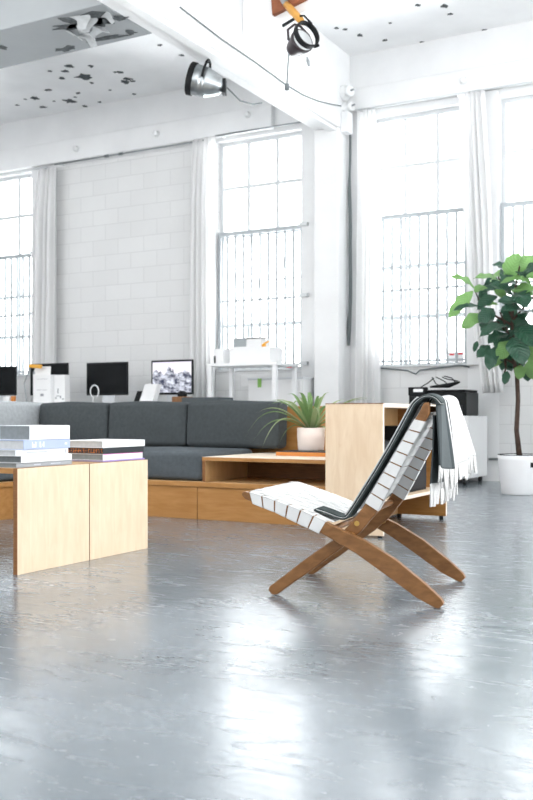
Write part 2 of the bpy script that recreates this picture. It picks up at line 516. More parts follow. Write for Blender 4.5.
class MB:
    def __init__(s):
        s.bm = bmesh.new()
        s.uv = s.bm.loops.layers.uv.new('UVMap')

    def face(s, vs, mat=0, uvs=None):
        try:
            f = s.bm.faces.new(vs)
        except ValueError:
            return None
        f.material_index = mat
        if uvs:
            for l, u in zip(f.loops, uvs):
                l[s.uv].uv = u
        return f

    def box(s, x0, x1, y0, y1, z0, z1, mat=0, edge=None):
        v = [s.bm.verts.new((x, y, z)) for z in (z0, z1) for y in (y0, y1) for x in (x0, x1)]
        d = (x1 - x0, y1 - y0, z1 - z0)
        thin = d.index(min(d))
        for ix, ax in (((0, 2, 3, 1), 2), ((4, 5, 7, 6), 2), ((0, 1, 5, 4), 1), ((2, 6, 7, 3), 1), ((0, 4, 6, 2), 0), ((1, 3, 7, 5), 0)):
            s.face([v[i] for i in ix], mat if (edge is None or ax == thin) else edge, [(0, 0), (1, 0), (1, 1), (0, 1)])
        return s

    def obox(s, c, size, rz=0, mat=0, rx=0, ry=0):
        m = Matrix.Translation(c) @ Matrix.Rotation(rz, 4, 'Z') @ Matrix.Rotation(ry, 4, 'Y') @ Matrix.Rotation(rx, 4, 'X')
        n0 = len(s.bm.verts)
        a, b, d = [q / 2 for q in size]
        s.box(-a, a, -b, b, -d, d, mat)
        s.bm.verts.ensure_lookup_table()
        for v in s.bm.verts[n0:]:
            v.co = m @ v.co
        return s

    def rbox(s, x0, x1, y0, y1, z0, z1, r=0.04, n=7, puff=0.0, mat=0, wob=0.0, pa=(0, 1, 1)):
        """soft rounded box (cushions)"""
        g = bmesh.new()
        bmesh.ops.create_cube(g, size=2)
        bmesh.ops.subdivide_edges(g, edges=g.edges[:], cuts=n, use_grid_fill=True)
        c = Vector(((x0 + x1) / 2, (y0 + y1) / 2, (z0 + z1) / 2))
        h = Vector(((x1 - x0) / 2, (y1 - y0) / 2, (z1 - z0) / 2))
        mp = {}
        for v in g.verts:
            # denser near the edges
            q = Vector([math.copysign(abs(t) ** 0.6, t) for t in v.co])
            p = Vector((q.x * h.x, q.y * h.y, q.z * h.z))
            inner = Vector([max(-(hh - r), min(hh - r, t)) for t, hh in zip(p, h)])
            d = p - inner
            if d.length > 1e-6:
                p = inner + d.normalized() * min(r, d.length if d.length < r else r)
            k = (1 - q.x ** 2) * (1 - q.y ** 2) + (1 - q.x ** 2) * (1 - q.z ** 2) + (1 - q.y ** 2) * (1 - q.z ** 2)
            nrm = Vector((q.x ** 5 * pa[0], q.y ** 5 * pa[1], q.z ** 5 * pa[2]))
            p = p + nrm * puff * min(1, k)
            if wob:
                p += nrm * wob * math.sin(p.x * 9 + p.z * 14) * min(1, k)
            mp[v] = s.bm.verts.new(c + p)
        for f in g.faces:
            s.face([mp[v] for v in f.verts], mat)
        g.free()
        return s

    def tube(s, pts, r, n=8, mat=0, caps=True):
        pts = [Vector(p) for p in pts]
        rs = r if isinstance(r, (list, tuple)) else [r] * len(pts)
        rings = []
        prev = None
        for i, p in enumerate(pts):
            t = (pts[min(i + 1, len(pts) - 1)] - pts[max(i - 1, 0)]).normalized()
            if prev is None:
                a = t.orthogonal().normalized()
            else:
                a = (prev - t * prev.dot(t))
                a = a.normalized() if a.length > 1e-6 else t.orthogonal().normalized()
            prev = a
            b = t.cross(a)
            rings.append([s.bm.verts.new(p + (a * math.cos(2 * PI * k / n) + b * math.sin(2 * PI * k / n)) * rs[i]) for k in range(n)])
        for i in range(len(rings) - 1):
            for k in range(n):
                s.face([rings[i][k], rings[i][(k + 1) % n], rings[i + 1][(k + 1) % n], rings[i + 1][k]], mat)
        if caps:
            s.face(rings[0][::-1], mat)
            s.face(rings[-1], mat)
        return s

    def lathe(s, prof, o, axis=(0, 0, 1), n=24, mat=0, cap0=True, cap1=True):
        """prof: (radius, distance along axis)"""
        o = Vector(o)
        t = Vector(axis).normalized()
        a = t.orthogonal().normalized()
        b = t.cross(a)
        rings = []
        for r, h in prof:
            rings.append([s.bm.verts.new(o + t * h + (a * math.cos(2 * PI * k / n) + b * math.sin(2 * PI * k / n)) * max(r, 1e-4)) for k in range(n)])
        for i in range(len(rings) - 1):
            for k in range(n):
                s.face([rings[i][k], rings[i][(k + 1) % n], rings[i + 1][(k + 1) % n], rings[i + 1][k]], mat)
        if cap0:
            s.face(rings[0][::-1], mat)
        if cap1:
            s.face(rings[-1], mat)
        return s

    def prism(s, poly, y0, y1, mat=0):
        """polygon in x-z swept along y"""
        a = [s.bm.verts.new((x, y0, z)) for x, z in poly]
        b = [s.bm.verts.new((x, y1, z)) for x, z in poly]
        s.face(a, mat)
        s.face(b[::-1], mat)
        n = len(poly)
        for i in range(n):
            s.face([a[i], b[i], b[(i + 1) % n], a[(i + 1) % n]], mat)
        return s

    def strip(s, up, lo, y0, y1, mat=0):
        """solid between an upper and a lower x-z polyline (same count), swept along y"""
        n = len(up)
        V = [[s.bm.verts.new((p[0], y, p[1])) for p in pl] for pl in (up, lo) for y in (y0, y1)]
        u0, u1, l0, l1 = V
        for i in range(n - 1):
            s.face([u0[i], u0[i + 1], u1[i + 1], u1[i]], mat)
            s.face([l0[i], l1[i], l1[i + 1], l0[i + 1]], mat)
            s.face([u0[i], l0[i], l0[i + 1], u0[i + 1]], mat)
            s.face([u1[i], u1[i + 1], l1[i + 1], l1[i]], mat)
        s.face([u0[0], u1[0], l1[0], l0[0]], mat)
        s.face([u0[-1], l0[-1], l1[-1], u1[-1]], mat)
        return s

    def grid(s, fn, nu, nv, mat=0, matfn=None):
        vs = [[s.bm.verts.new(fn(i / nu, j / nv)) for j in range(nv + 1)] for i in range(nu + 1)]
        for i in range(nu):
            for j in range(nv):
                s.face([vs[i][j], vs[i + 1][j], vs[i + 1][j + 1], vs[i][j + 1]], matfn(i / nu, j / nv) if matfn else mat,
                       [(i / nu, j / nv), ((i + 1) / nu, j / nv), ((i + 1) / nu, (j + 1) / nv), (i / nu, (j + 1) / nv)])
        return s

    def build(s, name, mats, parent=None, local=False, smooth=False, bevel=0, solid=0, subsurf=0, origin=None):
        if not isinstance(mats, (list, tuple)):
            mats = [mats]
        bmesh.ops.recalc_face_normals(s.bm, faces=s.bm.faces[:])
        if parent is not None:
            m = ROOTM[parent.name]
            if not local:
                s.bm.transform(m.inverted())
        else:
            if origin is None:
                xs = [v.co for v in s.bm.verts]
                lo = Vector([min(v[i] for v in xs) for i in range(3)])
                hi = Vector([max(v[i] for v in xs) for i in range(3)])
                origin = Vector(((lo.x + hi.x) / 2, (lo.y + hi.y) / 2, lo.z))
            m = Matrix.Translation(origin)
            s.bm.transform(m.inverted())
        me = bpy.data.meshes.new(name)
        for f in s.bm.faces:
            f.smooth = smooth
        s.bm.to_mesh(me)
        s.bm.free()
        for mt in mats:
            me.materials.append(mt)
        o = bpy.data.objects.new(name, me)
        COL.objects.link(o)
        if parent is not None:
            o.parent = parent
        else:
            o.location = origin
        ROOTM[o.name] = m
        if solid:
            md = o.modifiers.new('Solidify', 'SOLIDIFY')
            md.thickness = solid
            md.offset = 0
        if bevel:
            md = o.modifiers.new('Bevel', 'BEVEL')
            md.width = bevel
            md.segments = 2
            md.limit_method = 'ANGLE'
            md.angle_limit = R(40)
        if subsurf:
            md = o.modifiers.new('Subsurf', 'SUBSURF')
            md.levels = md.render_levels = subsurf
        return o


def tag(o, label, cat, group=None):
    o['label'] = label
    o['category'] = cat
    if group:
        o['group'] = group
    return o


def thing(name, label, cat, loc=(0, 0, 0), rz=0, group=None):
    o = bpy.data.objects.new(name, None)
    o.empty_display_size = 0.1
    COL.objects.link(o)
    o.location = loc
    o.rotation_euler = (0, 0, rz)
    ROOTM[o.name] = Matrix.Translation(loc) @ Matrix.Rotation(rz, 4, 'Z')
    return tag(o, label, cat, group)


def structure(o):
    o['kind'] = 'structure'
    return o


def sroot(name, loc=(0, 0, 0)):
    o = bpy.data.objects.new(name, None)
    o.empty_display_size = 0.1
    COL.objects.link(o)
    o.location = loc
    ROOTM[o.name] = Matrix.Translation(loc)
    return structure(o)


# ------------------------------------------------------------------ the room
D = 10.06          # inner face of the window wall
CE = 4.79          # ceiling height
SILL, TOP = 1.23, 4.05
structure(MB().box(-12, 4, -4, D + 0.3, -0.12, 0).build('floor', M['floor']))
structure(MB().box(-12, 4, -2, D + 0.3, CE, CE + 0.15).build('ceiling', M['ceiling']))
structure(MB().box(-12.2, -12, -2, D + 0.3, 0, CE).build('wall_left', M['plaster']))
WIN = [(-10.28, -9.11), (-6.19, -5.0), (-4.15, -3.03), (-2.69, -1.57)]
w = MB()
x = -12.0
for a, b in WIN:
    w.box(x, a, D, D + 0.28, 0, TOP, 1 if x < -9 and a > -7 else 0)
    w.box(a, b, D, D + 0.28, 0, SILL, 1)
    x = b
w.box(x, 4.0, D, D + 0.28, 0, TOP, 0)
w.box(-12, 4.0, D, D + 0.28, TOP, CE, 0)
structure(w.build('wall_back', [M['plaster'], M['block']]))
# concrete reveals that frame the block infill
structure(MB().box(-9.11, -8.72, D - 0.07, D, 0, TOP).build('trim_1', M['plaster'], bevel=0.01))
structure(MB().box(-6.43, -6.19, D - 0.07, D, 0, TOP).build('trim_2', M['plaster'], bevel=0.01))
structure(MB().box(-12, -5.37, D - 0.09, D, TOP + 0.04, 4.38).build('trim_3', M['plaster'], bevel=0.015))
structure(MB().box(-4.39, 4, D - 0.09, D, TOP + 0.08, 4.38).build('trim_4', M['plaster'], bevel=0.015))
structure(MB().box(-3.03, -2.69, D - 0.05, D, SILL, TOP + 0.07).build('trim_5', M['plaster'], bevel=0.01))
# pillar and beams
structure(MB().box(-5.0, -4.70, D - 0.05, D, 0, 4.08).build('trim_6', M['plaster'], bevel=0.01))
structure(MB().box(-4.70, -4.396, 9.73, D, 0, 3.9).build('pillar', M['plaster'], bevel=0.012))
structure(MB().box(-4.70, -4.396, -2, D, 3.9, CE).build('ceiling_beam', M['beam'], bevel=0.012))
structure(MB().box(-4.53, -4.43, -2, D, 3.86, 3.9).build('trim_7', M['beam'], bevel=0.008))
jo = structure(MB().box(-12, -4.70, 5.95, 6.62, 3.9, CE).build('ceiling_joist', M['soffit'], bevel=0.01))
# haunched joist on the right of the beam: its underside climbs away from it
hj = MB()
hj.bm.verts.ensure_lookup_table()
hj.prism([(-4.396, 4.165), (-3.4, 4.315), (-2.2, 4.56), (4, 4.6), (4, CE), (-4.396, CE)], 7.6, 7.79)
structure(hj.build('ceiling_joist', M['beam'], bevel=0.008))


def ragged(mb, c, rx, ry, n=13, mat=0, seed=0, th=0.004, rot=0.0):
    rnd = random.Random(seed)
    a, b = [], []
    for k in range(n):
        t = 2 * PI * k / n
        q = rnd.uniform(0.45, 1.15)
        dx, dy = rx * q * math.cos(t), ry * q * math.sin(t)
        p = Vector((c[0] + dx * math.cos(rot) - dy * math.sin(rot), c[1] + dx * math.sin(rot) + dy * math.cos(rot), c[2]))
        a.append(mb.bm.verts.new(p))
        b.append(mb.bm.verts.new(p - Vector((0, 0, th))))
    mb.face(b, mat)
    mb.face(a[::-1], mat)
    for k in range(n):
        mb.face([a[k], a[(k + 1) % n], b[(k + 1) % n], b[k]], mat)


# peeled paint on the ceiling slab (bare spots, size in metres)
chips = MB()
for i, (px, py, sx) in enumerate([(69, 66, .10), (65, 71, .08), (91, 66, .07), (84, 77, .20), (92, 83, .06), (62, 78, .07), (48, 90, .08),
                                  (35, 98, .14), (43, 107, .09), (70, 101, .17), (78, 93, .06), (120, 72, .08), (125, 82, .12), (133, 81, .07),
                                  (50, 71, .05), (128, 79, .10), (85, 106, .08), (100, 102, .05), (134, 94, .06), (182, 55, .06), (160, 45, .05),
                                  (54, 101, .04), (115, 72, .04), (25, 99, .04), (17, 105, .05), (75, 97, .04), (145, 98, .05), (110, 90, .04),
                                  (445, 6, .10), (360, 35, .07), (336, 28, .05), (390, 23, .04), (450, 14, .05), (385, 40, .05), (345, 29, .05), (418, 5, .05),
                                  (485, 30, .06), (422, 42, .05)]):
    c = on_z(px, py, CE - 0.001)
    ragged(chips, c, sx * 0.62, sx * 0.55, seed=i, rot=random.random() * 3)
chip_o = chips.build('peeled_paint_patch', M['peel'])
chip_o['kind'] = 'structure'
pl = MB()
for i, (px, py, sx, sy) in enumerate([(83, 20, .34, .20), (97, 22, .22, .13), (73, 26, .25, .08), (107, 17, .06, .10), (120, 18, .10, .06),
                                      (131, 32, .07, .06), (105, 38, .30, .05), (66, 49, .14, .06), (71, 47, .06, .05), (44, 10, .07, .05), (2, 47, .07, .08),
                                      (110, 22, .06, .05)]):
    if py < 15 and px < 60:
        continue
    ragged(pl, on_z(px, py, 3.899), sx * 0.75, sy * 0.8, seed=50 + i, rot=0.2)
o = pl.build('peeled_paint_patch', M['peel'])
o['kind'] = 'structure'
# curled flakes hanging from the joist
cf = MB()
rnd = random.Random(3)
for i, (px, py, L, a) in enumerate([(72, 30, .26, .4), (80, 33, .22, 1.2), (88, 16, .20, 2.2), (93, 28, .22, -.4), (100, 14, .16, .9), (78, 14, .2, 1.8), (66, 34, .18, .1), (101, 25, .18, 2.7)]):
    c = on_z(px, py, 3.897)

    def flake(u, v, c=c, L=L, a=a):
        r = L * (0.25 + 0.75 * u)
        wd = (v - 0.5) * L * (1.0 - 0.55 * u) * (1 + 0.35 * math.sin(v * 9 + u * 5))
        dz = -0.12 * L * math.sin(u * 1.4) - 0.25 * L * u * u
        x, y = r * math.cos(a) - wd * math.sin(a), r * math.sin(a) + wd * math.cos(a)
        return (c.x + x * 0.8, c.y + y * 0.6, c.z + dz)
    cf.grid(flake, 5, 4)
o = cf.build('curled_paint_flake', M['peel_light'], solid=0.004)
o['kind'] = 'structure'


def window(n, x0, x1, opened=False, extra_left=False):
    r = sroot('window_%d' % n, ((x0 + x1) / 2, D + 0.1, SILL))
    f = MB()
    ya, yb = D + 0.10, D + 0.16
    t = 0.045
    f.box(x0, x0 + t, ya, yb, SILL, TOP).box(x1 - t, x1, ya, yb, SILL, TOP)
    f.box(x0 + t, x1 - t, ya, yb, SILL, SILL + t).box(x0 + t, x1 - t, ya, yb, TOP - t, TOP)
    f.build('window_frame', M['frame'], r)
    st = MB().box(x0 + 0.005, x1 - 0.005, D - 0.03, D + 0.1, SILL, SILL + 0.025)
    st.build('window_sill', M['frame'], r, bevel=0.005)
    g = 0.021
    m = MB()
    rows = [TOP - (TOP - SILL) * k / 5 for k in range(1, 5)]
    for k in (1, 2):
        xx = x0 + (x1 - x0) * k / 3
        if opened:
            m.box(xx - g, xx + g, ya + .01, yb - .01, rows[1], TOP - t)
            m.box(xx - g, xx + g, ya + .01, yb - .01, SILL + t, rows[3])
        else:
            m.box(xx - g, xx + g, ya + .01, yb - .01, SILL + t, TOP - t)
    for z in rows:
        if opened and z == rows[2]:
            continue
        hh = 0.022 if z in (rows[1], rows[3]) else g
        m.box(x0 + t, x1 - t, ya + .012, yb - .012, z - hh, z + hh)
    m.build('glazing_bars', M['frame'], r)
    p = MB()
    if opened:
        p.box(x0 + t, x1 - t, D + .128, D + .132, rows[1], TOP - t).box(x0 + t, x1 - t, D + .128, D + .132, SILL + t, rows[3])
    else:
        p.box(x0 + t, x1 - t, D + .128, D + .132, SILL + t, TOP - t)
    p.build('glass_pane', M['glass'], r)
    if opened:
        # hopper sash swung outwards at its foot
        zt, zb, yo = rows[1] - 0.03, rows[3] + 0.05, 0.42
        sa = MB()

        def bar(xa, za, xb, zb_, rad=0.014):
            yA = D + .14 + yo * (zt - za) / (zt - zb)
            yB = D + .14 + yo * (zt - zb_) / (zt - zb)
            sa.tube([(xa, yA, za), (xb, yB, zb_)], rad, n=4)
        xl, xr = x0 + t + .02, x1 - t - .02
        for xx in (xl, x0 + (x1 - x0) / 3, x0 + (x1 - x0) * 2 / 3, xr):
            bar(xx, zt, xx, zb)
        for zz in (zt, (zt + zb) / 2, zb):
            bar(xl, zz, xr, zz)
        sa.build('open_sash', M['frame'], r)
        gp = MB()
        vs = [gp.bm.verts.new(q) for q in ((xl, D + .14, zt), (xr, D + .14, zt), (xr, D + .14 + yo, zb), (xl, D + .14 + yo, zb))]
        gp.face(vs)
        gp.build('glass_pane', M['glass'], r)
    gr = MB()
    yg = D + 0.045
    zt = 2.915
    gr.box(x0 + .01, x1 - .01, yg - .014, yg + .014, zt - .024, zt + .024)
    for z in (2.09, 1.30):
        gr.box(x0 + .01, x1 - .01, yg - .01, yg + .01, z - .011, z + .011)
    nb = 10
    for k in range(nb + 1):
        xx = x0 + .03 + (x1 - x0 - .06) * k / nb
        rr = 0.017 if k in (0, nb) else 0.0125
        gr.box(xx - rr, xx + rr, yg - rr, yg + rr, SILL + .03, zt)
    gr.build('security_grille', M['grille'], r)
    bk = MB()
    for z in (2.915, 2.09, 1.30):
        bk.box(x1 - .005, x1 + 0.10, D - .10, D - .07 if n == 1 else D - .05, z - .02, z + .02)
    if n in (1, 2):
        for v in bk.bm.verts:
            v.co.y += 0.0
        bk.build('grille_bracket', M['frame'], r)
    else:
        bk.bm.free()
    return r


for i, (a, b) in enumerate(WIN):
    window(i + 1, a, b, opened=(i == 1))
# small red-lettered sticker low on the glass of the third window
s = on_y(456, 357, D + 0.12)
st = thing('window_sticker', 'small white sticker with red lines low on the window pane behind the printer', 'sticker', (s.x, D + 0.12, s.z - .05))
MB().box(s.x - .085, s.x + .085, D + .122, D + .126, s.z - .055, s.z + .055).build('backing', M['white'], st)
for dx0, dx1, dz in ((-.075, -.02, .03), (.01, .075, .035), (-.07, -.02, -.03), (.035, .075, -.03)):
    MB().box(s.x + dx0, s.x + dx1, D + .119, D + .122, s.z + dz - .010, s.z + dz + .010).build('red_line', M['red'], st)


# ------------------------------------------------------------------ curtains and rods
def rod(label, x0, x1, z, mat, joints=()):
    r = thing('curtain_rod', label, 'curtain rod', ((x0 + x1) / 2, 9.9, z))
    MB().tube([(x0, 9.9, z), (x1, 9.9, z)], 0.011, n=8).build('rod', mat, r, smooth=True)
    for xx in joints:
        MB().tube([(xx - .03, 9.9, z), (xx + .03, 9.9, z)], 0.018, n=8).build('joint', M['cable'], r)
    for xx in (x0 + .08, x1 - .08):
        MB().box(xx - .012, xx + .012, 9.9, 10.0, z - .012, z + .012).build('bracket', M['frame'], r)
    return r


rod('thin grey curtain rod above the painted block wall', -8.62, -6.22, 4.045, M['rod'], joints=(-7.75, -7.52))
rod('thin pale curtain rod above the window with the tilted open sash', -6.10, -4.76, 4.075, M['rod'])
rod('pale curtain rod above the tall window right of the pillar', -4.25, -3.02, 4.105, M['frame'])
rod('pale curtain rod above the window behind the fig tree', -2.96, -1.4, 4.10, M['frame'])
rod('pale curtain rod at the far left window', -10.4, -8.75, 4.03, M['frame'])


def curtain(label, key, zt, folds, seed, amp=0.035):
    """key: list of (z, xl, xr) from the top down"""
    rnd = random.Random(seed)
    ph = [rnd.uniform(0, 6) for _ in range(4)]
    zt -= .02
    zb = key[-1][0]

    def fn(u, v):
        z = zt + (zb - zt) * v
        for (za, la, ra), (zc, lc, rc) in zip(key, key[1:]):
            if za >= z >= zc:
                k = (za - z) / (za - zc)
                xl, xr = la + (lc - la) * k, ra + (rc - ra) * k
                break
        else:
            xl, xr = key[-1][1:]
        a = amp * (0.5 + 0.5 * min(1, v * 5))
        uu = u + 0.03 * math.sin(u * 9 + ph[0] + v * 1.3)
        y = 9.89 + a * math.sin(uu * folds * 2 * PI + ph[1] + 0.4 * math.sin(v * 4 + ph[2])) + 0.35 * a * math.sin(uu * folds * 3.7 + ph[3])
        return (xl + (xr - xl) * u + 0.01 * math.sin(uu * folds * 2 * PI + 1), min(y, 9.955), z)
    o = MB().grid(fn, 72, 30).build('curtain', M['curtain'], smooth=True, solid=0.003)
    tag(o, label, 'curtain', 'white curtains drawn to the window sides')
    return o


curtain('white curtain bunched between the far left window and the block wall', [(4.02, -8.90, -8.58), (3.4, -9.00, -8.58), (0.05, -9.06, -8.60)], 4.02, 4, 1)
curtain('white curtain bunched between the block wall and the tilted-sash window', [(4.09, -6.42, -6.10), (3.3, -6.45, -6.13), (0.05, -6.50, -6.10)], 4.09, 5, 2)
curtain('white curtain hanging beside the pillar and its dark cable', [(4.11, -4.24, -4.03), (3.2, -4.23, -3.96), (0.05, -4.28, -3.98)], 4.11, 4, 3)
curtain('white curtain ending above the floor between the printer and the fig tree', [(4.11, -3.08, -2.80), (3.0, -3.05, -2.73), (1.9, -2.98, -2.70), (0.93, -2.83, -2.60)], 4.11, 5, 4)

# ------------------------------------------------------------------ cables, insulators, knobs
kn = [(77, 149, 'white porcelain knob on the wall above the far left curtain'), (157, 134, 'white porcelain knob above the middle of the block wall'),
      (248, 115, 'white porcelain knob on the wall left of the beam, below the silver lamp cord'), (464, 81, 'white porcelain knob above the curtain left of the fig tree')]
for px, py, lb in kn:
    p = on_y(px, py, D - 0.09)
    yb = D - 0.09 if p.z < 4.38 else D
    p = on_y(px, py, yb)
    o = MB().lathe([(.038, 0), (.042, .010), (.024, .016), (.024, .03), (.034, .036), (.03, .05), (.01, .054)], (p.x, yb, p.z), (0, -1, 0), n=16).build('porcelain_knob', M['ceramic'], smooth=True)
    tag(o, lb, 'insulator', 'porcelain knobs on the upper wall')

XB = -4.396
for (px, py, rr, lb) in ((346, 93, .085, 'white ceramic insulator at the head of the pillar, topmost of the cluster'), (350, 110, .065, 'round white ceramic insulator on the pillar under the topmost one')):
    p = on_x(px, py, XB + 0.04)
    p.y = min(p.y, 9.88)
    r = thing('ceramic_insulator', lb, 'insulator', p, group='insulators at the pillar head')
    MB().lathe([(rr * .8, 0), (rr, .02), (rr, .05), (rr * .55, .06), (rr * .55, .085), (rr * .8, .095), (rr * .75, .13), (rr * .3, .135)], (XB, p.y, p.z), (1, -0.35, 0), n=20).build('body', M['ceramic'], r, smooth=True)
    MB().tube([(XB + .11, p.y - .05, p.z), (XB + .16, p.y - .07, p.z)], 0.012, n=8).build('bolt', M['rod'], r)
p = on_x(348, 123, XB)
yj = min(p.y, 9.86)
o = MB().box(XB, XB + .09, yj - .07, yj + .07, p.z - .16, p.z + .07).build('junction_box', M['white_m'], bevel=0.01)
tag(o, 'white junction box on the pillar side under the round insulators', 'junction box')
# dark conduit down the corner of the pillar
yc = 9.965
o = MB().tube([(XB + .035 + .006 * math.sin(k * 1.3) + (0.012 * math.sin(k * .9) if k > 6 else 0), yc, 3.98 - k * 0.192) for k in range(14)], [0.014] * 4 + [.021] * 8 + [.026, .016], n=8).build('hanging_cable', M['cable'], smooth=True)
tag(o, 'dark cable hanging down the corner of the white pillar', 'cable')
# cable along the beam face
pts = [on_x(px, py, XB + .022) for px, py in ((180, 7), (220, 38), (255, 62), (285, 84))]
pts += [Vector((XB + .05, 8.75, on_x(300, 93, XB + .05).z)), on_x(318, 101, XB + .05), on_x(330, 104, XB + .04), on_x(341, 106, XB + .03)]
o = MB().tube(pts, 0.007, n=6).build('electrical_cable', M['cable'], smooth=True)
tag(o, 'grey cable running along the ceiling beam and sagging to the insulators', 'cable')


# ------------------------------------------------------------------ stage lamps
def frame_of(axis):
    t = Vector(axis).normalized()
    a = t.cross(Vector((0, 0, 1))).normalized()
    return t, a, a.cross(t)


c = Vector((-4.62, 7.26, 0)) + Vector((0, 0, on_x(205, 82, -4.62).z))
cp = on_x(204, 82, -4.66)
ax = Vector((-0.86, -0.40, 0.26)).normalized()       # towards the open mouth
t, a, up = frame_of(ax)
lr = thing('stage_lamp', 'silver metal can spotlight hanging from the ceiling beam', 'stage lamp', cp)
MB().lathe([(.03, -.19), (.075, -.16), (.105, -.10), (.125, -.04), (.132, -.03), (.132, -.015), (.127, -.01), (.134, 0), (.134, .02), (.129, .028), (.136, .04), (.138, .085), (.141, .12), (.132, .12), (.128, .05), (.05, .0)], cp, ax, n=28).build('lamp_can', [M['alu_dull']], lr, smooth=True)
MB().lathe([(.144, .085), (.148, .09), (.148, .135), (.142, .14), (.136, .135), (.134, .06), (.03, .03)], cp, ax, n=28).build('front_ring', M['black_m'], lr, smooth=True)
yk = [cp + a * s_ * .15 + up * z_ for s_, z_ in ((1, 0), (1, .08), (.75, .15), (.35, .19), (-.35, .19), (-.75, .15), (-1, .08), (-1, 0))]
MB().tube(yk, 0.012, n=6).build('yoke', M['black_m'], lr, smooth=True)
MB().tube([cp + up * .19, Vector((cp.x + 0.02, cp.y, 3.9))], 0.016, n=8).build('hanger', M['black_m'], lr)
q = cp - ax * .19
MB().obox(q, (.035, .09, .13), rz=math.atan2(ax.y, ax.x)).build('rear_socket', M['black_m'], lr)
e = on_x(262, 103, -4.66)
e.z = min(e.z, 3.885)
mid = (q + e) / 2 - Vector((0, 0, .06))
o = MB().tube([q - ax * .03, q * .6 + e * .4 - Vector((0, 0, .065)), q * .25 + e * .75 - Vector((0, 0, .05)), e], 0.007, n=6).build('lamp_cord', M['cable'], smooth=True)
tag(o, 'dark power cord trailing from the silver spotlight along the beam', 'cord')

# plum-black lamp clamped to a brown board on the haunched joist
yl = 7.35
cp = on_y(300, 43, yl)
ax = Vector((0.80, -0.42, 0.22)).normalized()
t, a, up = frame_of(ax)
lr = thing('stage_lamp', 'plum-black clamp spotlight hanging under the brown board', 'stage lamp', cp)
MB().lathe([(.04, -.13), (.062, -.12), (.075, -.085), (.09, -.03), (.105, .015), (.108, .04), (.10, .04), (.05, .0)], cp, ax, n=24).build('lamp_can', M['lamp_black'], lr, smooth=True)
MB().lathe([(.0, .042), (.072, .046), (.094, .044)], cp, ax, n=24, cap0=False, cap1=False).build('lens', M['lens'], lr, smooth=True)
MB().lathe([(.108, .06), (.116, .06), (.116, .105), (.108, .105), (.105, .08)], cp + up * .015 + ax * .02, ax, n=24, cap0=False, cap1=False).build('filter_frame', M['black_m'], lr, solid=0.006)
MB().tube([cp + a * .12, cp + a * .11 + up * .1, cp + a * .03 + up * .17, cp - a * .03 + up * .17, cp - a * .11 + up * .1, cp - a * .12], 0.012, n=6).build('yoke', M['lamp_black'], lr, smooth=True)
g0, g1 = on_y(286, 4, 7.52), on_y(303, 23, yl)
MB().tube([g0, g0 * .7 + g1 * .3, g1 * .8 + g0 * .2, g1], [.028, .034, .034, .022], n=10).build('clamp_grip', M['amber'], lr, smooth=True)
MB().tube([g0 + Vector((-.03, 0, .05)), g0], .03, n=8).build('clamp_jaw', M['rod'], lr)
MB().tube([on_y(282.5, 26, yl), on_y(294, 19, yl)], .014, n=6).build('clamp_lever', M['black_m'], lr)
MB().tube([on_y(300, 16, yl), on_y(304, 15.5, yl), on_y(311, 23, yl), on_y(317, 36, yl)], .009, n=6).build('safety_wire', M['black_m'], lr)
MB().tube([on_y(307, 57, yl), on_y(308, 61, yl), on_y(309, 66, yl)], [.006, .016, .010], n=8).build('screw_pin', M['rod'], lr)
MB().tube([on_y(314, 47, yl), on_y(319, 45, yl)], .013, n=6).build('filter_clip', M['black_m'], lr)
cd = on_y(289, 52, yl)
o = MB().tube([cd, on_y(288, 65, yl), on_y(287, 84, yl)], 0.006, n=6)
o.tube([on_y(287, 84, yl), on_y(287, 90, yl)], 0.02, n=8)
o = o.build('lamp_cord', M['cable'], smooth=True)
tag(o, 'thin cord with a plug dangling below the plum-black spotlight', 'cord')
b0, b1 = on_y(272, 15, 7.55), on_y(306, -2, 7.55)
bo = MB()
pz = [(b0.x, b0.z), (b1.x, b1.z), (b1.x, b1.z + .25), (b0.x - .02, b0.z + .25)]
bo.prism(pz, 7.55, 7.6)
o = bo.build('wooden_board', M['oak_in'], bevel=0.004)
tag(o, 'dark reddish-brown board fixed to the ceiling joist above the clamp lamp', 'board')

# ------------------------------------------------------------------ plywood sofa platform
pf = thing('sofa_platform', 'amber plywood L-shaped sofa platform behind the low tables', 'sofa', (-4.4, 5.9, 0))
YF = 5.43
g = 0.003
MB().box(-4.6, -3.492, YF, YF + .025, 0.0, .219, 0, 1).build('front_panel', [M['ply_base'], M['edge']], pf, bevel=0.002)
MB().box(-3.488, -2.412, YF, YF + .025, 0.0, .219, 0, 1).build('front_panel', [M['ply_base'], M['edge']], pf, bevel=0.002)
MB().box(-4.625, -4.6, 3.4, YF + .025, 0, .219, 0, 1).build('wing_panel', [M['ply_base'], M['edge']], pf, bevel=0.002)
bb = MB().box(-4.585, -2.405, YF - .012, 6.38, .219, .253, 0, 1)
bb.box(-6.3, -4.585, 3.38, 6.38, .219, .253, 0, 1)
bb.build('deck_board', [M['birch_h'], M['ply_base']], pf, bevel=0.003)
MB().box(-6.3, -2.405, 6.38, 6.41, 0, .765, 0, 1).build('back_panel', [M['ply_base'], M['edge']], pf, bevel=0.002)
MB().box(-6.325, -6.3, 3.38, 6.41, 0, .765, 0, 1).build('wing_back_panel', [M['ply_base'], M['edge']], pf, bevel=0.002)
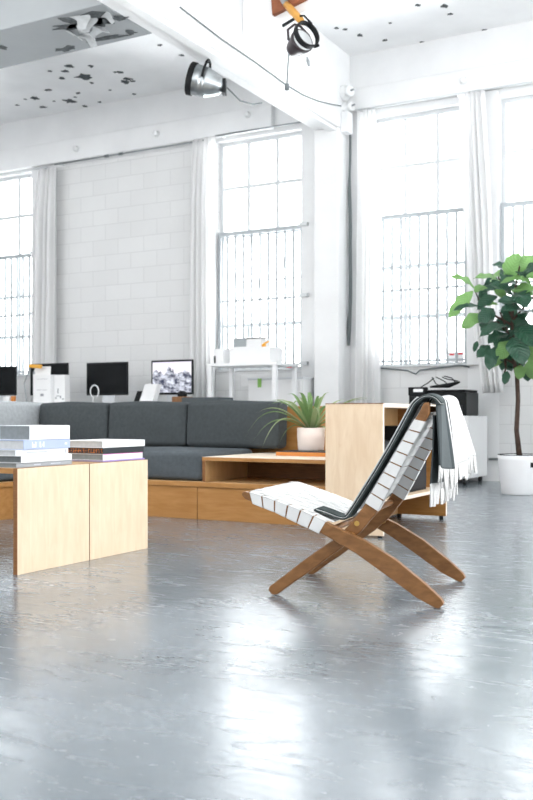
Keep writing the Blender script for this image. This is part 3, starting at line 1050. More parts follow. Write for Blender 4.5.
# open shelf box at the right end of the deck
sb = MB().box(-3.45, -3.425, YF, 6.38, .253, .395, 0, 1)
sb.build('shelf_side', [M['ply_in'], M['edge']], pf, bevel=0.002)
MB().box(-3.45, -2.412, YF - .004, 6.38, .395, .42, 0, 1).build('shelf_top', [M['edge_l'], M['ply_base']], pf, bevel=0.002)
MB().box(-2.437, -2.412, YF, 6.38, .253, .395, 0, 1).build('shelf_side', [M['ply_in'], M['edge']], pf, bevel=0.002)
MB().box(-3.425, -2.437, 6.0, 6.02, .253, .395, 0, 1).build('shelf_back', [M['edge'], M['edge']], pf)  # dark brown face paints in the shade inside the box


def cushion(name, label, box, mat, group, puff=0.03, r=0.045, tilt=0, axis='X', wob=0.004):
    mb = MB().rbox(*box, r=r, n=15, puff=puff, wob=wob, pa=(1, 0, 1) if axis == 'Y' else (0, 1, 1))
    x0, x1, y0, y1, z0, z1 = box
    if tilt:
        c = Vector(((x0 + x1) / 2, (y0 + y1) / 2, z0))
        mb.bm.transform(Matrix.Translation(c) @ Matrix.Rotation(tilt, 4, axis) @ Matrix.Translation(-c))
    o = mb.build(name, mat, smooth=True)
    tag(o, label, 'cushion', group)
    return o


SG = 'charcoal seat cushions'
BG = 'charcoal back cushions'
cushion('seat_cushion', 'charcoal seat cushion beside the open shelf box', (-4.565, -3.456, YF + .015, 6.15, .255, .455), M['fabric_seat'], SG, puff=.010, r=.035)
cushion('seat_cushion', 'charcoal seat cushion in the inner corner of the sofa', (-5.52, -4.575, YF - .005, 6.15, .255, .455), M['fabric_seat'], SG, puff=.010, r=.035)
cushion('seat_cushion', 'charcoal seat cushion on the near left wing of the sofa', (-5.52, -4.60, 4.2, YF - .035, .255, .455), M['fabric_seat'], SG, puff=.010, r=.035)
tl = -0.10
for x0, x1, lb in ((-5.555, -4.832, 'charcoal back cushion nearest the sofa corner'), (-4.822, -4.075, 'charcoal back cushion in the middle of the back row'),
                   (-4.068, -3.27, 'charcoal back cushion at the right end beside the plant')):
    cushion('back_cushion', lb, (x0, x1, 6.16, 6.325, .456, .797), M['fabric'], BG, puff=.012, r=.03, tilt=-0.06)
cushion('back_cushion', 'charcoal back cushion on the left wing, coloured pale to stand for the light on it', (-5.72, -5.565, 5.30, 6.36, .458, .80), M['fabric_lit'], BG, puff=.014, r=.03, tilt=-0.06, axis='Y')
cushion('back_cushion', 'charcoal back cushion on the left wing, nearer the viewer, also coloured pale as if lit', (-5.72, -5.565, 4.4, 5.28, .458, .80), M['fabric_lit'], BG, puff=.014, r=.03, tilt=-0.06, axis='Y')

# ------------------------------------------------------------------ tall plywood cabinet (open towards +X)
cb = thing('plywood_cabinet', 'tall birch plywood cabinet with an open shelf side', 'cabinet', (-2.21, 5.67, 0))
x0, x1, y0, y1 = -2.385, -2.025, 5.093, 6.25
MB().box(x0, x1, y0, y0 + .022, .012, .763, 0, 1).build('end_panel', [M['birch'], M['edge_l']], cb, bevel=0.002)
MB().box(x0, x1, y1 - .022, y1, .02, .742, 0, 1).build('end_panel', [M['ply_base'], M['edge_l']], cb, bevel=0.002)
MB().box(x0, x1, y0 + .0225, y1, .743, .767, 0, 1).build('top_board', [M['birch'], M['edge_l']], cb, bevel=0.002)
MB().box(x0, x1, y0 - .001, y0 + .022, .763, .768, 0, 0).build('top_edging', M['edge'], cb)
MB().box(x0, x0 + .018, y0 + .022, y1 - .022, .02, .745, 0, 1).build('back_panel', [M['ply_in'], M['edge_l']], cb)
MB().box(x0 + .018, x1 - .004, y0 + .022, y1 - .022, .19, .212, 0, 1).build('shelf', [M['birch'], M['edge_l']], cb, bevel=0.002)
for xx, yy in ((x0 + .03, y0 + .03), (x1 - .03, y0 + .03), (x0 + .03, y1 - .03), (x1 - .03, y1 - .03)):
    MB().lathe([(.014, 0), (.014, .022)], (xx, yy, 0), n=10).build('foot', M['black_m'], cb)
bx = thing('black_box', 'black box standing at the near end of the cabinet shelf', 'box', (-2.2, 5.3, .212))
MB().box(-2.34, -2.10, 5.13, 5.50, .212, .545).build('housing', M['black_m'], bx, bevel=0.006)
MB().box(-2.10, -2.094, 5.15, 5.48, .232, .525).build('front_panel', M['rubber'], bx)
bx = thing('black_box', 'taller black box further back on the cabinet shelf', 'box', (-2.2, 5.8, .212))
MB().box(-2.345, -2.10, 5.60, 6.05, .212, .63).build('housing', M['black_m'], bx, bevel=0.006)
MB().box(-2.10, -2.094, 5.62, 6.03, .232, .61).build('front_panel', M['rubber'], bx)

# ------------------------------------------------------------------ two low plywood tables
def utable(label, ya, yb, zt):
    t = thing('low_table', label, 'table', (-3.55, (ya + yb) / 2, 0), group='pair of low plywood tables')
    MB().box(-2.985, -2.96, ya, yb, 0, zt, 0, 1).build('end_panel', [M['birch'], M['edge']], t, bevel=0.0015)
    MB().box(-4.225, -4.20, ya, yb, 0, zt, 0, 1).build('end_panel', [M['birch'], M['edge']], t, bevel=0.0015)
    MB().box(-4.20, -2.985, ya, yb, zt - .024, zt, 0, 1).build('table_top', [M['birch_h'], M['ply_base']], t, bevel=0.002)


utable('low waterfall plywood table nearer the viewer, under the taller book stack', 3.158, 3.647, .466)
utable('low waterfall plywood table farther back, under the shorter book stack', 3.652, 4.127, .466)


# ------------------------------------------------------------------ books
def book(label, x, y, z, yaw, L, W, T, cover, pages, group, marks=None, spine=None, jag=0.004):
    """spine runs along +y from the near corner (x, y); pages towards -x"""
    r = thing('book', label, 'book', (x, y, z), R(yaw), group)
    c = MB()
    k = 0.0022
    c.box(-W, 0, 0, L, 0, k).box(-W, 0, 0, L, T - k, T).box(-k * 1.3, 0, 0, L, k, T - k, 1)
    c.build('cover', [cover, spine or cover], r, local=True, bevel=0.0008)
    MB().box(-W + jag, -k * 1.3, jag, L - jag, k, T - k).build('pages', pages, r, local=True)
    if marks:
        for (a, b, z0, z1) in marks[1]:
            MB().box(-.0002, .0006, L * a, L * b, T * z0, T * z1).build('spine_mark', marks[0], r, local=True)
    return r


z = .467
G = 'books in the taller stack'
book('grey book with a grey spine at the bottom of the taller stack', -2.99, 3.184, z, 0, 0.372, .30, .020, M['book_grey'], M['page_d'], G, (M['ink'], [(.3, .42, .35, .6), (.6, .78, .4, .6)]))
z += .0205
book('white-spined book second from the bottom of the taller stack', -2.982, 3.206, z, 1, 0.347, .28, .030, M['book_white'], M['page_d'], G, (M['ink'], [(.2, .5, .45, .6), (.55, .62, .4, .6), (.82, .93, .3, .6)]))
z += .0305
book('pale grey-spined book in the middle of the taller stack', -2.99, 3.178, z, 0, 0.352, .30, .027, M['book_pale'], M['page'], G, (M['ink_d'], [(.2, .58, .5, .58), (.94, .955, .2, .75)]))
z += .0275
book('periwinkle-blue book with white spine marks, second from the top', -2.985, 3.225, z, 1, 0.318, .30, .042, M['book_blue'], M['page'], G,
     (M['ink_w'], [(.17, .185, .2, .8), (.19, .23, .2, .55), (.235, .255, .2, .8), (.33, .345, .2, .8), (.375, .385, .3, .6), (.41, .425, .2, .8), (.345, .365, .2, .3), (.88, .93, .4, .6)]))
z += .0425
book('thick white-jacketed book on top of the taller stack', -2.985, 3.263, z, 0, 0.272, .185, .064, M['book_white'], M['page_d'], G,
     (M['ink'], [(.08, .15, .82, .85), (.08, .10, .25, .85), (.13, .15, .25, .5), (.22, .24, .3, .8), (.30, .32, .25, .8), (.37, .39, .25, .8), (.50, .52, .25, .8), (.58, .64, .74, .8), (.60, .62, .25, .75)]))
G = 'books in the shorter stack'
z = .467
book('thin lilac book at the bottom of the shorter stack', -2.982, 3.785, z, 0, 0.345, .27, .007, M['book_purple'], M['page_w'], G)
z += .0073
book('white book with a magenta cover edge, third from the top of the shorter stack', -2.985, 3.785, z, 1, 0.338, .27, .032, M['book_white'], M['page_d'], G, (M['book_pink'], [(.0, 1.0, .88, .99)]))
z += .0323
bk = book('black book with orange lettering on its edge in the shorter stack', -2.985, 3.785, z, 0, 0.342, .27, .030, M['book_black'], M['book_black'], G)
om = MB()
rnd = random.Random(5)
for k in range(16):
    xa = -.262 + k * .0162
    for q in range(3):
        om.box(xa + rnd.uniform(0, .006), xa + rnd.uniform(.007, .013), .0030, .0042, .004 + q * .008 + rnd.uniform(0, .002), .009 + q * .008)
om.build('edge_lettering', M['ink_o'], bk, local=True)
z += .0303
book('thick white book on top of the shorter stack', -2.985, 3.782, z, -1, 0.345, .275, .034, M['book_white'], M['page'], G)


# ------------------------------------------------------------------ folding chair
A0 = Vector((-1.109, 3.341, 0))
CR = R(9.477)
CW = 0.618
ch = thing('folding_chair', 'oak scissor-frame folding chair with white cotton webbing', 'chair', A0, CR)
SU = [(-.763, .398), (-.754, .4045), (-.681, .386), (-.612, .365), (-.508, .330), (-.411, .290), (-.277, .234), (-.164, .170), (-.054, .087), (.004, .036), (.014, .018)]
SL = [(-.764, .390), (-.750, .376), (-.690, .352), (-.625, .330), (-.540, .294), (-.440, .252), (-.310, .184), (-.195, .109), (-.085, .034), (-.018, .002), (-.004, .0)]
BU = [(-.068, .744), (-.083, .712), (-.128, .634), (-.173, .556), (-.231, .459), (-.289, .364), (-.336, .300), (-.396, .238), (-.460, .192), (-.530, .142), (-.600, .086), (-.668, .034), (-.672, .018)]
BL = [(-.046, .748), (-.046, .705), (-.094, .617), (-.142, .527), (-.194, .428), (-.246, .332), (-.302, .262), (-.366, .205), (-.430, .158), (-.505, .099), (-.570, .054), (-.636, .004), (-.656, .002)]
BT = .03
for y in (0, CW - BT):
    MB().strip(SU, SL, y, y + BT).build('seat_rail', M['oak'], ch, local=True, bevel=0.003)
BI = .046
for y in (BI, CW - BI - BT):
    MB().strip(BU, BL, y, y + BT).build('back_rail', M['oak'], ch, local=True, bevel=0.006)
# cross rails
MB().tube([(-.735, BT, .383), (-.735, CW - BT, .383)], .011, n=10).build('cross_rail', M['oak'], ch, local=True, smooth=True)
MB().tube([(-.425, BT, .262), (-.425, CW - BT, .262)], .012, n=10).build('cross_rail', M['oak'], ch, local=True, smooth=True)
MB().tube([(-.066, BI + BT, .722), (-.066, CW - BI - BT, .722)], .012, n=10).build('cross_rail', M['oak'], ch, local=True, smooth=True)
MB().tube([(-.290, BI + BT, .330), (-.290, CW - BI - BT, .330)], .012, n=10).build('cross_rail', M['oak'], ch, local=True, smooth=True)
for y in (BT, CW - BI):
    MB().tube([(-.335, y, .245), (-.335, y + .017, .245)], .012, n=12).build('pivot_bolt', M['brass'], ch, local=True)
MB().tube([(-.318, BI - .004, .292), (-.318, BI + .001, .292)], .010, n=12).build('pivot_bolt', M['brass'], ch, local=True)


def seg(a, b, t0, t1):
    return [(a[0] + (b[0] - a[0]) * t, a[1] + (b[1] - a[1]) * t) for t in (t0, t1)]


def poly_at(pl, t):
    """point at parameter t along a polyline by length"""
    d = [math.dist(p, q) for p, q in zip(pl, pl[1:])]
    s_ = t * sum(d)
    for p, q, L in zip(pl, pl[1:], d):
        if s_ <= L:
            return Vector((p[0] + (q[0] - p[0]) * s_ / L, p[1] + (q[1] - p[1]) * s_ / L))
        s_ -= L
    return Vector(pl[-1])


def straps(U, Lw, n, ya, yb, gap, name):
    """n webbing straps across the frame; each loops both rails and crosses on the upper side"""
    k = 0.0035
    for i in range(n):
        t0, t1 = (i + gap / 2) / n, (i + 1 - gap / 2) / n
        u0, u1, l0, l1 = poly_at(U, t0), poly_at(U, t1), poly_at(Lw, t0), poly_at(Lw, t1)
        nu0, nl0 = (u0 - l0).normalized() * k, (l0 - u0).normalized() * k
        m = MB()
        quad = [u0 + nu0, u1 + nu0, l1 + nl0, l0 + nl0]
        for a, b in ((ya - k, ya - .0003), (ya + BT + .0003, ya + BT + k), (yb - k, yb - .0003), (yb + BT + .0003, yb + BT + k)):
            m.prism([(q.x, q.y) for q in quad], a, b)
        top = [u0 + nu0 * .1, u1 + nu0 * .1, u1 + nu0, u0 + nu0]
        m.prism([(q.x, q.y) for q in top], ya - k, yb + BT + k)
        bot = [l0 + nl0, l1 + nl0, l1 + nl0 * .1, l0 + nl0 * .1]
        for a in (ya, yb):
            m.prism([(q.x, q.y) for q in bot], a - k, a + BT + k)
        m.build(name, M['strap'], ch, local=True)


SUw = [(-.733, .400), (-.681, .3865), (-.612, .3655), (-.508, .3305), (-.425, .296)]
SLw = [(-.722, .362), (-.690, .3515), (-.625, .3295), (-.540, .2935), (-.450, .256)]
straps(SUw, SLw, 6, 0, CW - BT, .13, 'seat_strap')
BUw = [(-.098, .686), (-.128, .6345), (-.173, .5565), (-.231, .4595), (-.286, .368)]
BLw = [(-.061, .678), (-.094, .6165), (-.142, .5265), (-.194, .4275), (-.241, .340)]
straps(BUw, BLw, 8, BI, CW - BI - BT, .11, 'back_strap')


def lengthwise(U, n, cnt, ya, yb, name):
    m = MB()
    for j in range(cnt):
        y0 = ya + (yb - ya) * (j + .06) / cnt
        y1 = ya + (yb - ya) * (j + .94) / cnt
        prev = None
        N = n * 2
        for i in range(N + 1):
            p = poly_at(U, i / N)
            q = poly_at(U, min(1, i / N + .01)) - poly_at(U, max(0, i / N - .01))
            nv = Vector((-q.y, q.x)).normalized()
            if nv.x > 0 and name == 'back_webbing':
                nv = -nv
            if nv.y < 0 and name == 'seat_webbing':
                nv = -nv
            off = .0058 if (i // 2 + j) % 2 else .0046
            p = p + nv * off
            row = [m.bm.verts.new((p.x, y, p.y)) for y in (y0, y1)]
            if prev:
                m.face([prev[0], prev[1], row[1], row[0]])
            prev = row
    m.build(name, M['strap'], ch, local=True, smooth=True, solid=0.002)


lengthwise([(-.742, .3985)] + SUw + [(-.41, .289)], 7, 10, BT + .002, CW - BT - .002, 'seat_webbing')
lengthwise([(-.085, .708)] + BUw + [(-.300, .345)], 9, 9, BI + BT, CW - BI - BT, 'back_webbing')

# ------------------------------------------------------------------ folded throw on the chair
th = thing('throw_blanket', 'folded charcoal and white striped throw hung over the chair back', 'blanket', A0, CR)


def sheet(prof, y0, y1, th_, side=0):
    """band along an x-z profile, thickness to the upper-left side"""
    m = MB()
    prof = [Vector(p) for p in prof]
    out = []
    for i, p in enumerate(prof):
        q = prof[min(i + 1, len(prof) - 1)] - prof[max(i - 1, 0)]
        nv = Vector((-q.y, q.x)).normalized()
        out.append(p + nv * th_)
    m.strip([tuple(p) for p in out], [tuple(p) for p in prof], y0, y1)
    return m


def smooth_prof(pts, n=4):
    res = []
    P = [Vector(p) for p in pts]
    for i in range(len(P) - 1):
        p0, p1, p2, p3 = P[max(i - 1, 0)], P[i], P[i + 1], P[min(i + 2, len(P) - 1)]
        for k in range(n):
            t_ = k / n
            res.append(0.5 * ((2 * p1) + (-p0 + p2) * t_ + (2 * p0 - 5 * p1 + 4 * p2 - p3) * t_ * t_ + (-p0 + 3 * p1 - 3 * p2 + p3) * t_ ** 3))
    res.append(P[-1])
    return res


base = smooth_prof([(-.492, .333), (-.44, .318), (-.395, .303), (-.362, .304), (-.335, .335), (-.286, .412), (-.236, .492), (-.178, .590), (-.118, .700), (-.096, .738), (-.064, .760), (-.034, .757), (-.012, .735)])
ysb, yse = BI + .010, .150


def lay(k, y0, y1, thick, mat, cut=0, end=None):
    q = []
    for i, p in enumerate(base):
        d = base[min(i + 1, len(base) - 1)] - base[max(i - 1, 0)]
        nv = Vector((-d.y, d.x)).normalized()
        q.append(p + nv * k)
    m = sheet(q[cut:end], y0, y1, thick)
    m.build('folded_layer', mat, th, local=True, smooth=False, bevel=0.004)


lay(.0005, ysb, yse, .0075, M['throw_edge'])
lay(.0096, ysb + .003, yse - .004, .0062, M['throw_edge'], cut=1)
lay(.0082, ysb - .001, yse - .01, .0012, M['throw_pale'], cut=1)
lay(.0162, ysb - .002, .50, .004, M['throw_pale'], cut=13, end=-10)


def hang(y0, y1, top, bot, x0, x1, bulge, mat, fr, seed, zf, shape=None):
    """hanging fall; u across (y), v down"""
    def fn(u, v):
        y = y0 + (y1 - y0) * u
        z = top + (bot(u) - top) * v
        x = x0(u) + (x1(u) - x0(u)) * min(1, v * 1.0) + bulge * math.sin(v * PI * .5) * u
        x += .012 * math.sin(u * 11 + seed + v * 1.5) * v
        return (x, y, z)
    fn = shape or fn
    MB().grid(fn, 48, 40).build('hanging_fall', mat, th, local=True, smooth=True, solid=0.006)
    m = MB()
    rnd = random.Random(seed)
    n = int(abs(y1 - y0) / .017) + 1
    for i in range(n):
        L = zf * rnd.uniform(.8, 1.12)
        dx, dy = rnd.uniform(-.006, .010), rnd.uniform(-.003, .003)
        pa, pb = Vector(fn((i + .04) / n, .985)), Vector(fn((i + .96) / n, .985))
        rows = []
        for q, sh in ((0, 1.06), (.35, 1.04), (.7, .98), (1, .8)):
            mid = (pa + pb) / 2
            of = Vector((dx * q, dy * q, -L * q))
            rows.append([m.bm.verts.new(mid + (e - mid) * sh + of) for e in (pa, pb)])
        for ra, rb in zip(rows, rows[1:]):
            m.face([ra[0], ra[1], rb[1], rb[0]])
    m.build('fringe', fr, th, local=True, solid=0.005)


# the part that goes over the rail and falls behind, one continuous cloth
def over(u, v):
    y = .060 + .44 * u
    rr = .030 + .010 * u
    xc = -.052 + .010 * u
    if v < .2:
        a = PI * .95 * (1 - v / .2)
        return (xc + rr * math.cos(a), y, .744 + (.030 + .005 * math.sin(u * 8)) * math.sin(a))
    w_ = (v - .2) / .8
    zb = .515 - .02 * math.sin(u * 5)
    x = xc + rr + (.002 + .045 * u) * w_ + .020 * u * math.sin(w_ * PI * .5) + .011 * math.sin(u * 17 + 1 + w_) * w_
    return (x, y + .012 * math.sin(u * 9) * w_, .744 + (zb - .744) * w_)


hang(0, .44, 0, None, None, None, 0, M['throw_out'], M['fringe'], 4, .075, over)
hang(.075, .36, .70, lambda u: .445 + .01 * u, lambda u: -.036 + .01 * u, lambda u: -.036 + .040 * u, .0, M['throw_in'], M['fringe'], 9, .085)

# ------------------------------------------------------------------ potted strap-leaf plant on an orange book
ob = thing('large_book', 'large rust-orange book lying under the potted plant', 'book', (-2.9, 5.98, .42))
a_, b_ = on_z(272, 456, .42), on_z(330, 456, .42)
MB().box(-3.10, -2.70, 5.82, 6.14, .4205, .447, 0).build('cover', M['book_orange'], ob, bevel=0.002)
MB().box(-3.095, -2.705, 5.825, 6.135, .447, .4515).build('cover_face', M['book_black'], ob, bevel=0.001)
pc = Vector((-2.92, 6.0, .4515))
pp = thing('potted_plant', 'strap-leaved green plant in a blush ceramic pot on the orange book', 'potted plant', pc)
MB().lathe([(.083, 0), (.090, .01), (.095, .09), (.0965, .160), (.0925, .160), (.089, .135), (.02, .132)], pc, n=32).build('pot', M['pot_pink'], pp, smooth=True)
MB().lathe([(.09, .132), (.05, .142), (.01, .146)], pc, n=20, cap0=False).build('soil', M['soil'], pp, smooth=True)


def strap_leaf(mb, base, ang, L, rise, droop, wd, mat, twist=0.0, curl=0.0):
    d = Vector((math.cos(ang), math.sin(ang), 0))
    sd = Vector((-d.y, d.x, 0))

    def fn(u, v):
        r = L * v * (1 - .18 * v * droop)
        z = rise * math.sin(min(1.0, v * 1.1) * PI * .55) - droop * L * v ** 2.6
        wv = wd * (math.sin(PI * min(1, .18 + v * .9)) ** .7) * (1 - v ** 6) + .0008
        c = (u - .5)
        p = base + d * (.012 + r) + Vector((0, 0, z + abs(c) * wv * .5)) + sd * (c * wv + curl * v * v)
        return p
    mb.grid(fn, 4, 14, mat=mat)


fl = MB()
rnd = random.Random(11)
cr_ = Vector((0.878, 0.479, 0))
base_p = pc + Vector((0, 0, .14))
spec = [  # angle relative to image-right (deg), length, rise, droop, width
    (180, .40, .20, .55, .030), (172, .30, .17, .15, .032), (190, .34, .12, .45, .030), (165, .24, .20, .02, .03), (150, .23, .20, .0, .034), (128, .20, .24, .0, .03),
    (200, .24, .20, .12, .034), (215, .22, .21, .20, .036), (235, .20, .22, .30, .036), (260, .20, .22, .45, .036), (285, .22, .20, .55, .036), (310, .20, .2, .45, .034),
    (20, .34, .20, .0, .030), (5, .34, .21, .0, .028), (350, .28, .13, .25, .030), (340, .22, .10, .40, .03), (38, .30, .20, .0, .03), (60, .20, .22, .0, .03), (90, .18, .25, .0, .03),
    (110, .18, .22, .05, .03), (240, .12, .24, .0, .03), (300, .11, .22, .0, .028), (30, .12, .24, -.05, .026), (195, .20, .07, .75, .022), (330, .15, .06, .9, .022), (205, .34, .15, .75, .026)]
for i, (an, L, ri, dr, wd) in enumerate(spec):
    strap_leaf(fl, base_p, YAW + R(an), L * 1.28, ri * 1.08, dr, wd * 1.1, i % 3 == 1, curl=rnd.uniform(-.03, .03))
fl.build('foliage', [M['brom'], M['brom_tip']], pp, smooth=True)
fs = MB()
pt = pc + Vector((0, 0, .14))
fs.tube([pt, pt + Vector((.0, .0, .12)), pt + Vector((.002, 0, .24))], [.022, .017, .010], n=8)
fs.build('flower_stalk', M['brom'], pp, smooth=True)

# ------------------------------------------------------------------ fiddle-leaf fig
fx, fy = -2.105, 8.55
ft = thing('potted_fig_tree', 'fiddle-leaf fig tree in a white planter by the right window', 'potted tree', (fx, fy, 0))
MB().lathe([(.152, 0), (.158, .01), (.186, .30), (.190, .345), (.178, .345), (.172, .31), (.02, .30)], (fx, fy, 0), n=36).build('planter', M['pot_white'], ft, smooth=True)
MB().lathe([(.176, .318), (.10, .326), (.01, .33)], (fx, fy, 0), n=24, cap0=False).build('soil', M['soil'], ft, smooth=True)
MB().lathe([(.1795, .343), (.1905, .347), (.192, .352), (.18, .352)], (fx, fy, 0), n=36, cap0=False, cap1=False).build('rim_line', M['black_m'], ft, smooth=True)
q = on_y(532, 464, fy - .11)
MB().obox((q.x, q.y, q.z), (.045, .02, .06), rz=YAW + R(22)).build('planter_handle', M['black_m'], ft)
tk = MB()
tp = lambda px, py, dy=0.0: on_y(px, py, fy + dy)
tk.tube([Vector((fx, fy, .32)), tp(516.5, 430), tp(518, 400), tp(517, 375), tp(514, 362), tp(513, 340), tp(512, 318), tp(515, 290), tp(520, 265)], [.026, .021, .02, .019, .017, .014, .012, .010, .007], n=10)
for pts, dy in (([(515, 364), (509, 361), (504, 358), (496, 357)], -.05), ([(513, 345), (505, 325), (500, 312)], -.1), ([(512, 325), (488, 312), (481, 305), (475, 291)], -.05), ([(517, 372), (526, 350), (540, 330), (556, 318)], .08),
                ([(513, 320), (530, 300), (548, 282)], .05), ([(513, 340), (498, 322), (486, 322)], .12), ([(512, 318), (502, 290), (498, 275)], .15), ([(505, 360), (506, 368), (504, 374)], -.06)):
    tk.tube([tp(p[0], p[1], dy * k / (len(pts) - 1)) for k, p in enumerate(pts)], [.012, .009, .007, .005][:len(pts)], n=7)
tk.build('trunk', M['bark'], ft, smooth=True)


def fig_leaf(mb, b, t, wd, face, mat, fold=.25, droop=.12):
    """b base, t tip, wd width, face: rough normal"""
    b, t = Vector(b), Vector(t)
    ax_ = t - b
    L = ax_.length
    ax_.normalize()
    sd = ax_.cross(Vector(face)).normalized()
    nv = sd.cross(ax_).normalized()

    def fn(u, v):
        c = (u - .5) * 2
        prof = (0.62 * math.sin(PI * min(1, v * 1.05) ** 1.35) ** .65 + .20 * math.sin(PI * min(1, v * 1.9)) * (v < .53)) if v < .953 else .0
        wv = wd * .5 * max(prof, .012)
        wv *= 1.25 * (1 + .03 * math.sin(v * 19))
        up_ = fold * abs(c) * wv + droop * L * math.sin(v * PI) * 1.0 - .05 * L * v * v + .035 * wd * math.sin(v * 17 + c * 2) * abs(c)
        return b + ax_ * (v * L) + sd * (c * wv) + nv * up_
    mb.grid(fn, 6, 18, mat=mat)


def zp(x, y):
    return 433 + x / 5, 240 + y / 5


lv = MB()
LV = [  # (base, tip) in zoomed photo pixels, width px, depth offsets, light?, face
    ((205, 240), (85, 180), 58, -.05, -.15, 1), ((200, 255), (80, 385), 62, -.1, -.2, 1), ((240, 335), (100, 352), 44, -.1, -.25, 0), ((240, 370), (148, 440), 62, -.1, -.3, 1),
    ((305, 345), (232, 410), 70, -.15, -.25, 0), ((375, 152), (298, 120), 56, .1, .1, 0), ((340, 212), (212, 188), 62, .0, -.2, 1), ((388, 190), (425, 68), 95, .05, .0, 1),
    ((505, 195), (455, 78), 90, .05, .0, 1), ((480, 200), (335, 215), 46, -.05, -.15, 1), ((408, 295), (285, 222), 92, -.05, -.2, 0), ((445, 270), (375, 235), 70, .1, .05, 0),
    ((485, 345), (325, 308), 88, -.1, -.3, 0), ((478, 372), (340, 348), 74, -.15, -.35, 0), ((368, 428), (236, 480), 66, -.15, -.3, 0), ((375, 470), (278, 515), 74, -.05, -.2, 0),
    ((285, 528), (222, 585), 50, -.1, -.2, 0), ((300, 540), (282, 645), 62, -.15, -.25, 0), ((388, 505), (328, 595), 70, -.1, -.2, 1), ((398, 485), (455, 615), 96, -.2, -.35, 0),
    ((380, 470), (315, 545), 80, .05, .0, 0), ((430, 425), (505, 525), 90, -.1, -.3, 0), ((455, 520), (495, 605), 66, .0, -.1, 1), ((440, 625), (430, 695), 52, .0, -.05, 1),
    ((465, 630), (475, 705), 46, .05, .05, 0), ((480, 600), (505, 695), 66, .05, .05, 1), ((372, 655), (358, 720), 36, -.1, -.12, 0), ((222, 505), (205, 558), 24, -.1, -.15, 0),
    ((205, 262), (268, 238), 62, -.1, -.05, 1), ((325, 322), (238, 338), 40, .1, .1, 1), ((395, 540), (420, 640), 70, .05, .0, 0), ((340, 530), (300, 600), 56, .1, .1, 0),
    ((440, 200), (470, 150), 60, .15, .2, 0), ((410, 400), (350, 330), 72, .15, .15, 0), ((450, 400), (520, 350), 90, .0, -.2, 0), ((470, 300), (540, 250), 90, .0, -.2, 1),
    ((420, 260), (470, 330), 80, -.1, -.3, 0), ((260, 240), (240, 300), 40, .1, .1, 0), ((500, 240), (420, 190), 60, -.1, -.2, 1), ((470, 450), (440, 560), 80, .1, .1, 0),
    ((265, 420), (262, 440), 20, -.1, -.1, 0), ((500, 430), (470, 480), 70, .1, .1, 1)]
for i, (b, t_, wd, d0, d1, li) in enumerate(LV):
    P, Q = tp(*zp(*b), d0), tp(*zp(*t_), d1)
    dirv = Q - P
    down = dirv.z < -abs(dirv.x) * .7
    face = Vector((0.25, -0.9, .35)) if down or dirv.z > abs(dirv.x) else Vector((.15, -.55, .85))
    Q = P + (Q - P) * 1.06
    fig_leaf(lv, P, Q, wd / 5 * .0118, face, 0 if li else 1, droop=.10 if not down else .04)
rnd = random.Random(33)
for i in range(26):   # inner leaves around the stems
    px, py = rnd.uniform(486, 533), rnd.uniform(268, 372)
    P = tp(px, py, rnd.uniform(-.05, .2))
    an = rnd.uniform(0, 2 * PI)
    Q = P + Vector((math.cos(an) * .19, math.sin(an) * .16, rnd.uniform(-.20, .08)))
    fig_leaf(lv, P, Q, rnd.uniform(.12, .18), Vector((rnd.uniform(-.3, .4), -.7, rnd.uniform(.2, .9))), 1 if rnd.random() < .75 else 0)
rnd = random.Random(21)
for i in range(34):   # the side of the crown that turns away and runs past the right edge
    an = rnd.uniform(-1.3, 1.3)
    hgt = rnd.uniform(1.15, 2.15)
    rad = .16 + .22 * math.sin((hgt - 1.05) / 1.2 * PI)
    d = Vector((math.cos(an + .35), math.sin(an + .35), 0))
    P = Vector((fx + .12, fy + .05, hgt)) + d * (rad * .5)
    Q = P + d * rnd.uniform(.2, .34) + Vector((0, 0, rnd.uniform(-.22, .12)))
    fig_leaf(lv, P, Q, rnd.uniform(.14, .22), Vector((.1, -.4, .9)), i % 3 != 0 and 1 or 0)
lv.build('foliage', [M['leaf_a'], M['leaf_b']], ft, smooth=True)

# ------------------------------------------------------------------ white drawer cabinet and printer
dc = thing('drawer_cabinet', 'white drawer cabinet on casters under the printer', 'cabinet', (-3.12, 9.65, 0))
X0, X1, Y0, Y1 = -3.45, -2.80, 9.34, 10.0
MB().box(X0, X1, Y0 + .02, Y1, .065, .69).build('carcass', M['white'], dc, bevel=0.004)
for k in range(5):
    za = .075 + k * .122
    d_ = MB().box(X0 + .005, X1 - .005, Y0, Y0 + .019, za, za + .116).build('drawer', M['white'], dc, bevel=0.003)
    MB().box(-3.2, -3.05, Y0 - .006, Y0, za + .085, za + .10).build('handle', M['white_m'], d_)
for xx in (X0 + .06, X1 - .06):
    for yy in (Y0 + .06, Y1 - .06):
        MB().tube([(xx - .015, yy, .0325), (xx + .015, yy, .0325)], .0325, n=14).build('caster', M['rubber'], dc)
pr = thing('printer', 'black printer on the white drawer cabinet', 'printer', (-3.12, 9.6, .69))
MB().box(-3.44, -2.835, 9.36, 9.80, .692, .93).build('body', M['black'], pr, bevel=0.012)
MB().box(-3.43, -2.845, 9.37, 9.79, .93, .955).build('scanner_lid', M['black_m'], pr, bevel=0.008)
MB().box(-3.44, -3.25, 9.34, 9.42, .90, .985).build('control_panel', M['black_m'], pr, bevel=0.008)
MB().box(-3.38, -3.28, 9.335, 9.34, .935, .965).build('display', M['alu'], pr)
MB().box(-3.40, -2.87, 9.352, 9.36, .72, .80).build('paper_drawer', M['rubber'], pr, bevel=0.003)
MB().box(-3.02, -2.99, 9.348, 9.352, .775, .80).build('power_button', M['alu'], pr)
vn = MB()
ty = 9.6
c0 = on_y(444, 383, ty)
tr = thing('wire_tray', 'black wire tray tilted on the printer lid', 'tray', (c0.x, ty, .955))
